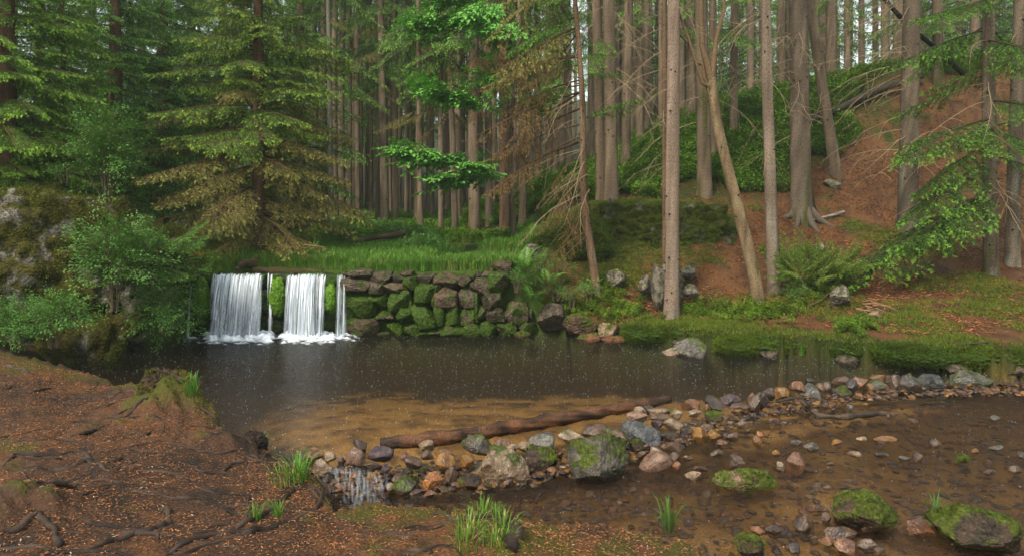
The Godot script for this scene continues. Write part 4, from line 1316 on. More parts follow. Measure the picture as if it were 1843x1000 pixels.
func stones() -> void:
	# the ones that stand out
	stone(1086, 826, 122, 74, "grey", .62, "large grey-green mossy boulder, biggest in the stone dam", 1001, true)
	stone(903, 844, 95, 58, "tan", .38, "large tan boulder with moss on top left of the biggest dam boulder", 1002, true)
	stone(972, 829, 60, 40, "dark", .6, "dark mossy boulder between the two largest dam boulders", 1003, true)
	stone(1152, 784, 74, 42, "slate", .0, "smooth slate-grey wet stone just behind the biggest dam boulder", 1004, true)
	stone(1338, 870, 108, 32, "pink", .75, "low wedge stone capped with bright moss alone in the stream", 1005, true)
	stone(1559, 929, 140, 58, "brown", .8, "long low boulder covered with moss in the lower stream", 1006, true)
	stone(1763, 954, 160, 80, "dark", .66, "blocky mossy boulder at the picture's lower right corner", 1007, true)
	stone(1680, 687, 52, 32, "slate", .0, "bluish grey stone near the dam's far end", 1008, true)
	stone(1746, 682, 76, 34, "grey", .4, "long tilted slab at the dam's far end under the bank", 1009, true)
	stone(1239, 624, 62, 32, "grey", .45, "mossy boulder at the water's edge under the right bank", 1010, true)
	stone(1217, 631, 48, 14, "tan", .15, "low tan stone leaning at the mossy boulder under the right bank", 1011, true)
	stone(779, 866, 38, 32, "orange", .0, "bright orange rounded stone behind the grass at the bank", 1012, true)
	stone(1354, 986, 55, 34, "dark", .7, "mossy stone at the bottom edge beside the rushing water", 1013, true)
	var a := [ # pixels of a survey sheet: x, y, width, height, colour, moss
		[500, 700, 3.334, [[215,400,115,80,"rust"],[455,410,130,95,"pink"],[495,345,110,80,"brown"],[605,390,165,75,"plum"],[265,480,150,90,"tan"],[310,410,90,50,"tan"],[360,500,100,45,"dark"],[380,430,60,50,"brown"],[570,470,120,40,"dark"],[645,478,60,40,"plum"],[810,440,130,60,"brown"],[885,335,120,55,"tan"],[1000,430,120,80,"ochre"],[1130,440,120,70,"ochre"],[1200,345,210,90,"dark",.4],[1335,335,110,70,"pink"],[1480,345,80,50,"tan"],[1580,315,180,105,"grey",.2],[1040,520,90,110,"brown"],[1140,560,160,80,"dark",.5],[760,590,140,70,"dark",.45],[680,600,60,50,"tan"],[640,520,70,40,"grey"],[720,540,80,50,"brown"],[915,635,100,35,"rust"],[1080,580,50,30,"ochre"],[380,600,100,40,"rust"],[300,550,100,70,"dark"],[560,600,70,40,"brown"],[160,415,70,40,"dark"],[1010,390,80,40,"pink"],[900,400,90,40,"brown"],[1420,350,60,40,"tan"],[1180,480,70,50,"brown"],[1250,590,60,30,"dark",.5],[760,410,70,35,"rust"]]],
		[900, 660, 3.334, [[590,405,190,90,"brown"],[430,425,180,80,"tan",.35],[700,425,170,90,"brown",.4],[930,575,190,90,"pink"],[1040,480,130,50,"brown"],[1010,425,120,55,"dark",.45],[1200,415,110,80,"ochre"],[1280,410,110,50,"ochre"],[820,305,130,60,"pink"],[840,265,80,40,"tan"],[885,250,80,50,"dark"],[955,272,150,60,"tan"],[960,305,140,40,"brown"],[1040,345,110,55,"tan"],[950,340,80,45,"plum"],[1060,290,80,45,"tan",.3],[1155,230,130,55,"rust"],[1165,275,80,40,"tan"],[1280,220,140,90,"dark"],[1245,250,60,40,"rust"],[1275,315,120,65,"dark",.6],[1390,190,120,60,"plum"],[1430,235,120,35,"brown"],[1440,265,100,35,"ochre"],[1530,210,80,90,"brown"],[1585,190,60,80,"dark"],[1625,150,60,50,"plum"],[1420,580,140,85,"brown"],[1160,655,120,40,"tan"],[1210,615,90,30,"brown"],[1060,600,60,50,"rust"],[1055,545,60,45,"brown"],[940,510,80,40,"tan"],[1540,445,60,50,"ochre"],[1565,412,32,35,"orange"],[1180,345,90,35,"brown"],[1120,380,70,40,"dark"],[1350,305,60,35,"rust"],[1450,355,80,40,"tan"],[1240,365,80,35,"brown"],[1520,300,70,40,"dark"],[880,480,40,40,"brown"],[830,480,90,60,"dark",.6],[340,610,60,40,"brown"],[145,480,80,50,"tan"],[60,490,60,40,"tan"],[1390,420,90,45,"brown"],[1330,455,70,30,"rust"],[1300,520,80,30,"brown"],[1130,550,60,30,"rust"]]],
		[1343, 660, 2.942, [[345,135,110,85,"grey",.25],[500,135,150,50,"grey",.55],[495,75,95,50,"brown"],[600,80,90,60,"rust"],[650,112,60,60,"ochre"],[690,98,130,75,"grey",.35],[790,92,80,90,"brown"],[865,95,110,100,"dark",.2],[1115,100,100,40,"dark",.5],[275,105,80,45,"rust"],[190,140,80,50,"ochre"],[40,185,70,90,"rust"],[78,165,60,60,"grey"],[120,145,60,50,"brown"],[395,100,50,40,"tan"],[340,78,70,30,"dark"],[700,58,80,30,"rust"],[760,62,50,40,"brown"],[265,505,110,85,"rust"],[185,525,40,50,"tan"],[310,830,120,70,"brown"],[510,885,200,55,"brown"],[925,858,160,70,"rust"],[530,965,150,80,"rust"],[640,945,110,60,"brown"],[1003,405,50,40,"brown"],[735,388,130,30,"ochre"],[615,385,60,25,"tan"],[910,485,50,45,"brown"],[720,470,70,25,"dark"],[840,490,60,25,"grey"],[1150,495,80,25,"dark",.7],[1210,450,50,22,"ochre"],[1330,432,80,25,"grey"],[1290,560,70,25,"brown"],[1425,550,70,35,"brown"],[1460,470,50,30,"grey"],[430,100,60,40,"brown"],[560,95,60,50,"plum"],[740,110,50,50,"rust"],[910,105,50,40,"dark"],[150,240,60,30,"grey"],[205,300,40,22,"tan"],[165,290,60,25,"brown"],[270,405,70,25,"grey"],[345,430,80,40,"grey"],[160,460,50,25,"ochre"],[70,362,40,35,"orange"],[420,800,50,35,"brown"],[380,755,80,30,"rust"],[630,855,40,40,"tan"],[430,930,90,40,"rust"],[150,870,90,40,"brown"],[60,870,80,35,"rust"],[780,250,60,20,"brown"],[550,215,35,22,"grey"],[1320,270,50,25,"grey"],[890,290,60,20,"brown"],[480,400,60,25,"ochre"],[570,465,80,25,"tan"],[700,985,80,40,"brown"],[255,970,80,40,"dark"]]]]
	var n := 0
	for sheet in a:
		for s in sheet[3]:
			n += 1
			var px: float = sheet[0] + s[0] / sheet[2]
			var py: float = sheet[1] + s[1] / sheet[2]
			var w: float = s[2] / sheet[2]
			var h: float = s[3] / sheet[2]
			var mo: float = s[5] if s.size() > 5 else 0.0
			var label: String = "%s%s %s stone %s" % ["small" if w < 22 else "fair-sized" if w < 38 else "large", " moss-topped" if mo > .3 else "", SC[s[4]][2] + (" flat" if w > 2.4 * h else ""), where(px, py)]
			stone(px, py, w, h, s[4], mo, label, 1100 + n)
	# pebbles too many to count: bed of the stream and filling of the dam
	R.seed = 55
	var shapes := []
	for k in 4: shapes.append(rock(1400 + k, Vector3(1, .42, .75), 2, Color(1, 1, 1), Color(.7, .65, .6), 0, MOSSC, 12, .06))
	var lists := [[], [], [], []]
	var cols := [[], [], [], []]
	R.seed = 56
	var keys := ["rust", "ochre", "brown", "brown", "brown", "ochre", "rust", "plum", "tan", "rust"]
	for i in 3900:
		var px := rf(540, 1900)
		var dm := dam_z(px)
		var d := dm + rf(-.32, .3) if i < 1500 else rf(4.3, dm)
		var g := Hs(px, d)
		if g > .02 and d < 5.2: continue
		var s := rf(.035, .13) if i > 1500 else rf(.05, .13)
		var k := R.randi() % 4
		var y := g + s * .12
		if i < 1500: y = maxf(y, STREAM_Y - .02 + rf(0, .07))
		lists[k].append(Transform3D(Basis.from_euler(Vector3(rf(-.4, .4), rf(0, TAU), rf(-.4, .4))).scaled(Vector3(s, s * rf(.7, 1.1), s)), Vector3((px - CX) / F * d, y, -d)))
		cols[k].append(jc(SC[keys[R.randi() % keys.size()]][R.randi() % 2], .3))
	for k in 4:
		scatter("pebbles", shapes[k], M.stone_wet, lists[k], self, "wet pebbles lining the stream bed and dam", "", cols[k])

func wall_stones() -> void:
	var t := thing("stone_wall", "mossy dry stone wall of rough blocks closing the pool's far side", "wall", Vector3((820 - CX) / F * 13.1, 0, -13.1))
	var w := [ # x, y, width, height on the survey sheet, moss, how far it stands out
		[187,108,215,85,.1,.1],[180,170,215,95,.15,.12],[370,122,150,90,.1,.05],[342,198,125,85,.2,.1],[495,202,200,85,.3,.1],[492,120,105,65,.2,.0],[550,100,105,60,.0,-.05],[592,165,100,80,.75,.05],[702,128,130,70,.1,.0],[850,145,175,110,.1,.05],[700,188,130,55,.75,.08],[792,190,80,65,.4,.05],[990,160,110,90,.15,.03],[1110,188,150,120,.15,.08],[1245,172,140,150,.55,.1],[1047,102,140,62,.5,.0],[1157,102,90,50,.1,-.02],[1272,45,140,100,.25,-.1],
		[195,322,215,200,.85,.1],[350,290,105,105,.8,.06],[505,295,155,140,.85,.1],[592,300,45,130,.8,.0],[692,265,130,145,.75,.12],[788,285,70,95,.85,.05],[850,268,165,140,.12,.14],[997,270,140,145,.2,.1],[1085,340,55,205,.8,.04],[1200,298,185,115,.2,.12],
		[395,395,135,100,.5,.0],[525,410,135,105,.8,.1],[680,410,185,165,.95,.12],[800,400,65,140,.95,.1],[882,395,105,135,.9,.1],[1005,405,115,135,.6,.06],[1105,390,95,120,.6,.03],[1225,398,135,100,.15,.12],[1382,392,160,150,.4,.12],
		[228,488,215,125,.35,.05],[470,502,105,110,.6,.02],[585,520,135,85,.65,.06],[730,525,145,75,.6,.06],[890,510,185,95,.8,.08],[1050,512,145,90,.7,.06],[1180,505,125,100,.75,.06],[1305,500,135,105,.6,.06],[1445,490,155,65,.5,.04],[380,535,110,50,.2,-.15],[1470,420,70,110,.3,.0],[945,415,60,130,.4,-.03]]
	var at := t.position
	for k in w.size():
		var s: Array = w[k]
		var d: float = 13.22 - s[5]
		var px: float = 600 + s[0] / 4.19
		var py: float = 470 + s[1] / 4.19
		var sx: float = s[2] / 4.19 / F * d * 1.24
		var sy: float = s[3] / 4.19 / F * d * 1.27
		var wc := jc(Color(.14, .1, .066), .35)
		var m := rock(1500 + k, Vector3(sx, sy, .5), 4, wc, wc * .5, s[4] + .22, Color(.06, .105, .01), 6, .06, [], .62, .85)
		part("stone", m, M.wall, t, Transform3D(Basis(Vector3(0, 0, 1), rf(-.06, .06)), P(px, py, d) - at))
	var b := single("boulder", rock(1561, Vector3(.62, .66, .7), 4, Color(.16, .12, .085), Color(.09, .068, .05), .2, MOSSC, 5, .04, [[Vector3(-.6, .6, .5).normalized(), .5], [Vector3(0, -.7, .7).normalized(), .45]], .5), M.wall, Transform3D(Basis(), P(990, 570, 13.0)), "angular boulder with a dark overhang at the wall's right end", "boulder")
	# the weir that carries the falls
	var t2 := thing("weir", "dark mossy weir face behind the waterfalls", "weir", Vector3((490 - CX) / F * 13.2, 0, -13.2))
	R.seed = 61
	var k2 := 0
	for row in 4:
		var px := 300.0
		while px < 628:
			var wd := rf(30, 58)
			k2 += 1
			var m := rock(1600 + k2, Vector3(wd / F * 13.2 * 1.15, .36, .5), 3, Color(.045, .042, .036), Color(.03, .028, .024), .75, Color(.045, .09, .01), 6, .05, [], .7, .9)
			part("stone", m, M.wall, t2, Transform3D(Basis(), Vector3((px + wd / 2 - CX) / F * 13.2, .14 + row * .3, -13.24 - rf(0, .1)) - t2.position))
			px += wd
			R.seed = 61 + k2
	# moss cushions between the falls
	for c in [[500, 535, 26, 62, "bright moss cushion hanging between the two white waterfalls"], [595, 540, 20, 50, "moss cushion hanging left of the rightmost trickle"], [362, 545, 26, 80, "mossy face left of the wide waterfall"]]:
		var m := rock(1700 + c[0], Vector3(c[2] / F * 13 * 1.15, c[3] / F * 13 * 1.1, .3), 4, Color(.06, .12, .01), Color(.035, .075, .008), .9, Color(.07, .14, .012), 2, .1)
		single("moss_cushion", m, M.moss, Transform3D(Basis(), P(c[0], c[1], 12.98)), c[4], "moss", "moss on the weir")

# ---------------------------------------------------------------- rocks, banks
var MOSS: ArrayMesh
func fuzz(o: Node3D, share: float, tint: Color, size := 1.0) -> void:   # moss on the spots where rock() grew it
	var list := []
	var cols := []
	for q in mossy_spots:
		if R.randf() > share: continue
		var n: Vector3 = q[1]
		list.append(Transform3D(basis_to(n) * Basis(Vector3(0, 0, 1), -PI / 2) * Basis(Vector3.UP, rf(0, TAU)), q[0]).scaled_local(Vector3.ONE * size * rf(.7, 1.3)))
		cols.append(jc(tint, .35))
	if list.size(): scatter("moss", MOSS, M.moss, list, o, "", "", cols)

func outcrops() -> void:
	var m := rock(1801, Vector3(5.9, 5.6, 4.4), 6, Color(.3, .265, .21), Color(.09, .07, .052), .84, Color(.075, .066, .01), 9, .1, [[Vector3(.61, .79, .15).normalized(), .74], [Vector3(.25, .1, 1).normalized(), .66], [Vector3(-.2, .35, 1).normalized(), .72]], .3, .7, 7.0, 3.2)
	var oc := single("rock_outcrop", m, M.rock, Transform3D(Basis(), Vector3(-8.5, 1.0, -12.2)), "huge weathered rock face patched with moss and lichen at left", "rock")
	fuzz(oc, .3, Color(1.7, 1.1, .9), .8)
	for c in [[185, 590, 60, 34, 11.6, "dark ledge stone under the leafy bush at the pool's left edge"], [230, 605, 48, 30, 11.7, "wet stone at the waterline below the overhanging bush"], [110, 600, 90, 40, 11.4, "low dark rock at the waterline beneath the outcrop"]]:
		single("boulder", rock(1810 + c[0], Vector3(c[2] / F * c[4] * 1.2, c[3] / F * c[4] * 1.5, .7), 4, Color(.09, .07, .055), Color(.045, .036, .03), .15, MOSSC, 8, .05), M.stone_wet, Transform3D(Basis(), P(c[0], c[1], c[4])), c[5], "boulder", "dark stones at the pool's left edge")
	for c in [[Vector3(3.5, 2.2, 1.9), Vector3(3.6, 1.7, -16.05), 0.0, "long mossy rock ledge with a flat top below the paired trunks"], [Vector3(2.1, 1.5, 1.5), Vector3(1.3, 1.45, -15.6), .45, "mossy rock ridge sloping down to the meadow beside the ledge"]]:
		var lm := rock(1850 + int(c[0].x * 10), c[0], 6, Color(.2, .185, .14), Color(.07, .058, .042), .88, Color(.06, .068, .011), 7, .11, [[Vector3(0, 1, 0), .8]], .5, .85, 8.0, 4.0)
		var lo := single("rock_ledge", lm, M.stone, Transform3D(Basis(Vector3(0, 0, 1), c[2]), c[1]), c[3], "rock")
		fuzz(lo, .3, Color(1.25, 1.0, .9), .7)
	# right bank stones: [x, y, w, h, d, moss, colour, label]
	for c in [
		[1186, 508, 26, 80, 13.2, .1, "grey", "upright pale slab leaning behind the foremost trunk"],
		[1212, 500, 40, 70, 13.6, .35, "grey", "mossy grey block behind the foremost trunk"],
		[1162, 512, 22, 34, 13.5, .1, "grey", "small pale stone left of the upright slab"],
		[1107, 498, 34, 34, 13.9, .3, "grey", "pale lichened stone right of the withered conifer"],
		[1244, 522, 30, 22, 13.0, .1, "grey", "small grey stone right of the foremost trunk"],
		[1240, 486, 34, 24, 13.9, .25, "grey", "grey stone set in the bank below the needle path"],
		[1510, 530, 34, 34, 12.4, .3, "grey", "tilted grey stone under the roots of the low bushes"],
		[1575, 562, 26, 18, 11.8, .1, "tan", "small pale stone beside the brushwood heap"],
		[1478, 443, 20, 20, 15.0, .1, "grey", "small pale stone on the needle slope"],
		[1499, 331, 30, 20, 18.6, .2, "grey", "grey stone at the leaning trunk's foot"],
		[1095, 592, 44, 26, 12.55, .25, "tan", "pale veined stone in the low bank right of the wall"],
		[1040, 585, 62, 36, 12.8, .6, "brown", "mossy sloping boulder beside the angular one"],
		[1062, 606, 46, 16, 12.5, .35, "rust", "flat reddish stone at the waterline right of the wall"],
		[942, 600, 26, 12, 12.85, .6, "brown", "small mossy stone at the waterline under the wall's end"],
		[1110, 608, 56, 10, 12.4, .1, "rust", "reddish wet ledge at the waterline under the moss bank"],
		[958, 452, 30, 24, 15.2, .2, "grey", "pale rock breaking through the mossy ridge"],
		[940, 470, 26, 18, 14.6, .2, "grey", "lower pale rock on the mossy ridge"],
		[915, 482, 34, 26, 13.8, .15, "grey", "grey block lying on the wall's right shoulder"],
		[1100, 372, 20, 28, 16.4, .1, "grey", "pale patch of bare rock under the ledge trunks"],
		[1155, 368, 26, 14, 16.4, .25, "grey", "bare stone on the ledge rim"],
		[1260, 372, 40, 10, 16.6, .3, "grey", "flat bare stone on the ledge rim at right"]]:
		var col: Array = SC[c[6]]
		if c[6] == "grey": col = [Color(.27, .235, .175), Color(.11, .09, .066)]
		var d: float = c[4]
		single("rock", rock(1900 + c[0] + c[1], Vector3(c[2] / F * d * 1.15, c[3] / F * d * 1.3, maxf(.16, minf(c[2], c[3]) / F * d * 1.3)), 4, col[0], col[1], c[5] + .12, MOSSC, 12, .07, [], .0), M.stone, Transform3D(Basis(Vector3(0, 0, 1), rf(-.1, .1)), P(c[0], c[1], d) + Vector3(0, -.03, 0)), c[7], "rock", "rocks on the right bank")

const ORD := ["first", "second", "third", "fourth", "fifth", "sixth", "seventh", "eighth", "ninth", "tenth", "eleventh", "twelfth", "thirteenth", "fourteenth", "fifteenth", "sixteenth", "seventeenth", "eighteenth", "nineteenth", "twentieth"]
func right_bank() -> void:
	# overhanging moss cushions along the water
	R.seed = 71
	var sprigs := []
	var cols := []
	var k := 0
	var px := 1135.0
	while px < 1900:
		var kn := knots_at(px)
		var d: float = kn[0][8] - .1
		var w := rf(46, 95)
		var hgt := rf(.16, .36)
		var c := Vector3((px + w * .5 - CX) / F * d, .17 + rf(-.06, .05), -d + rf(-.3, .12))
		var sz := Vector3(w / F * d * 1.5, hgt, rf(.7, 1.0))
		k += 1
		var m := rock(2000 + k, sz, 5, Color(.022, .038, .006), Color(.035, .052, .008), .5, Color(.026, .046, .007), 0, .1, [], 0, 0, 6.0)
		single("moss_cushion", m, M.moss, Transform3D(Basis(), c), "%s dark green moss cushion along the right bank, counted from the left" % ORD[k - 1], "moss", "moss cushions along the right bank")
		R.seed = 2100 + k
		if k % 2 == 0:
			var bs := rock(2200 + k, Vector3(rf(.25, .55), rf(.18, .3), rf(.3, .5)), 4, Color(.15, .115, .08), Color(.07, .054, .04), .35, MOSSC, 12, .07)
			single("rock", bs, M.stone, Transform3D(Basis(), Vector3(c.x + rf(-.3, .3), rf(.0, .06), c.z + sz.z * .36)), "%s brown stone showing under the right bank's moss, counted from the left" % ORD[k / 2 - 1], "rock", "stones under the moss bank")
		var tone := Color(.5, .55, .4).lerp(Color(1.7, 1.3, .8), rf(0, .8))
		for i in 1000:
			var o := Vector3(rf(-1, 1), rf(-.25, 1), rf(-.3, 1)).normalized()
			var p := c + Vector3(o.x * sz.x, o.y * sz.y, o.z * sz.z) * .5 * .97
			sprigs.append(Transform3D(basis_to(o).rotated(Vector3.UP, 0) * Basis(Vector3(0, 0, 1), -PI / 2 + rf(-.7, .7)) * Basis(Vector3.UP, rf(0, TAU)), p).scaled_local(Vector3.ONE * rf(.4, .8)))
			cols.append(jc(tone, .45))
		px += w * rf(.65, 1.25)
	# mossy ground further up
	R.seed = 72
	for i in 9000:
		var s := rf(985, 1860)
		var kn2 := knots_at(s) if i % 8 == 0 else []
		var d := rf(10, 17.5)
		var g := on_ground(s, d)
		if g.y < .22: continue
		var f := N1.get_noise_2d(g.x * 1.1, -g.z * 1.1)
		if f * .7 + rf(-.2, .2) < (0.02 if g.y < .8 or s < 1250 else .22): continue
		sprigs.append(Transform3D(Basis(Vector3.UP, rf(0, TAU)), g).scaled_local(Vector3.ONE * rf(.8, 1.5)))
		cols.append(jc(Color(1.6, 1.15, 1.0), .4))
	scatter("moss", MOSS, M.moss, sprigs, self, "moss covering the right bank", "", cols)

func undergrowth() -> void:
	var bil := [herb(81, 14, .24, .042, Color(.085, .175, .014)), herb(82, 14, .22, .045, Color(.11, .2, .018))]
	R.seed = 83
	var lists := [[], []]
	var cols := [[], []]
	# bilberry over the hill; thinner near the bare needle slope
	for i in 26000:
		var s := rf(985, 1900)
		var d := rf(15.5, 30)
		var g := on_ground(s, d)
		var a := N1.get_noise_2d(g.x * .8 + 40, g.z * .8)
		if d < green_edge(s) + a * 2.0: continue
		lists[i % 2].append(upright(g, rf(.8, 1.6), .3))
		cols[i % 2].append(jc(Color(1, 1, 1), .3))
	# low green cover among the meadow-side trunks
	for i in 9000:
		var s := rf(560, 990)
		var d := rf(19.5, 34)
		var g := on_ground(s, d)
		if N1.get_noise_2d(g.x * .6, g.z * .6) + rf(-.15, .15) < -.05: continue
		lists[i % 2].append(upright(g, rf(.9, 1.9), .3))
		cols[i % 2].append(jc(Color(.95, 1, .9), .3))
	# patches on the near right bank
	for c in [[1330, 565, 60, 14], [1395, 560, 50, 22], [1255, 562, 40, 10], [1040, 560, 60, 25], [1120, 560, 40, 20], [1470, 520, 60, 25], [1440, 470, 60, 20], [1540, 590, 40, 12], [1090, 520, 30, 20]]:
		for i in 80:
			var g := gp(c[0] + R.randfn() * .6 * c[2], c[1] + R.randfn() * .6 * c[3])
			lists[i % 2].append(upright(g, rf(.3, .85), .4))
			cols[i % 2].append(jc(Color(.85, .75, .7), .4))
	for k in 2:
		scatter("undergrowth", bil[k], M.leaf, lists[k], self, "low green bilberry cover on hill and forest floor", "", cols[k])
	# grass on the meadow
	var tufts := [grass_tuft(84, 26, .3, .1, Color(.075, .17, .022), .06), grass_tuft(85, 22, .24, .1, Color(.09, .18, .024), .12)]
	lists = [[], []]
	R.seed = 86
	for i in 16000:
		var s := rf(300, 960)
		var d := rf(13.5, 22) if i % 3 else rf(13.5, 17)
		var g := on_ground(s, d)
		if s > 365 and s < 632 and d < 14.3: continue
		if s > 760 and d > 14.4 and N1.get_noise_2d(g.x * .9, g.z * .9) < .02: continue
		lists[i % 2].append(upright(g, rf(.55, 1.15), .2))
	for k in 2:
		scatter("grass", tufts[k], M.grass, lists[k], self, "lush green grass of the small meadow above the wall")

func bushes() -> void:
	bush("leafy_bush", "dense leafy bush overhanging the water below the rock outcrop", "bush", P(205, 545, 10.2), Vector3(.7, .95, .45), 260, SPRAY, M.leaf, .75, 2301)
	bush("leafy_bush", "leafy branches drooping over the pool beside the water thread", "bush", P(295, 590, 10.9), Vector3(.55, .6, .4), 170, SPRAY, M.leaf, .7, 2302, "", 6, -.7)
	bush("leafy_bush", "small leafy shoots above the thread of water", "bush", P(352, 490, 12.5), Vector3(.28, .3, .25), 26, SPRAY, M.leaf, .6, 2303)
	bush("leafy_bush", "low leafy bush on the bank at the left edge", "bush", gp(20, 630), Vector3(.6, .5, .5), 260, SPRAY, M.leaf, .6, 2304)
	bush("leafy_bush", "small leafy bush between the bank and the rock foot", "bush", P(95, 610, 9.6), Vector3(.5, .45, .4), 180, SPRAY, M.leaf, .6, 2305)
	bush("sapling", "slender leafy sapling growing on the rock's shoulder", "sapling", P(190, 345, 11.6), Vector3(.6, 1.0, .45), 230, SPRAY, M.leaf, .8, 2306, "", 12)
	bush("leafy_bush", "sparse grey-green shoots on the rock's rim", "bush", P(115, 318, 11.3), Vector3(.3, .15, .2), 18, SPRAY, M.leaf, .6, 2307)
	bush("spruce_bush", "small dark spruce bush tucked behind the leafy bush", "bush", P(275, 505, 10.9), Vector3(.45, .45, .35), 40, BR, M.spruce_dark, .33, 2308)
	bush("spruce_bush", "low spreading conifer bush on the right bank near the slim trunk", "bush", gp(1462, 520), Vector3(.75, .38, .5), 60, BR, M.spruce_olive, .32, 2309, "", 6, .0)
	bush("leafy_bush", "green bush at the root of the slim grey trunk", "bush", gp(1425, 545), Vector3(.35, .3, .3), 34, SPRAY, M.leaf, .5, 2310)
	for c in [[640, 425, 22.0, .9, .5, "bushy green thicket before the twin pale trunks"], [690, 428, 20.5, .8, .45, "green bush just above the meadow log"], [735, 445, 19, .75, .4, "bush right of the meadow log's end"], [760, 462, 16.5, .5, .3, "low bush in the meadow's middle"], [612, 430, 18.5, .6, .4, "bush under the olive spruce's right branches"], [560, 470, 14.8, .25, .25, "small leafy plant on the brook bank above the weir"]]:
		var g := on_ground(c[0], c[2])
		bush("leafy_bush", c[5], "bush", g, Vector3(c[3], c[4], c[3] * .7), 170 if c[3] > .3 else 24, SPRAY, M.leaf, .8, 2320 + int(c[0]), "bushes at the meadow")
	fern("bright fern arching behind the small spruce bush", P(290, 470, 11.4), .75, 14, 2401)
	fern("fern at the top of the wall's right end", P(945, 490, 13.1), .6, 9, 2402, Vector3(-.1, 0, .4))
	fern("pale fern hanging over the wall's right end", P(958, 540, 12.9), .5, 8, 2403, Vector3(0, -.2, .7))
	fern("fern in the nook between wall and withered conifer", P(985, 515, 13.2), .5, 8, 2404, Vector3(0, 0, .4))
	fern("fern beside the low bush on the left bank", P(110, 575, 9.8), .5, 8, 2405)
	for c in [[1000, 530, 13.3, "leafy plant in the nook above the angular boulder"], [1030, 545, 13.2, "leafy plant right of the angular boulder"], [1060, 535, 13.3, "leafy plant at the withered conifer's foot"], [975, 480, 13.6, "leafy plant on top of the wall's right end"], [1010, 490, 13.9, "leafy plant under the withered conifer's hanging twigs"], [930, 515, 13.0, "leafy sprig rooted in the wall's right face"]]:
		bush("leafy_bush", c[3], "bush", P(c[0], c[1], c[2]), Vector3(.25, .22, .2), 26, SPRAY, M.leaf, .5, 2500 + c[0], "plants at the wall's right end")

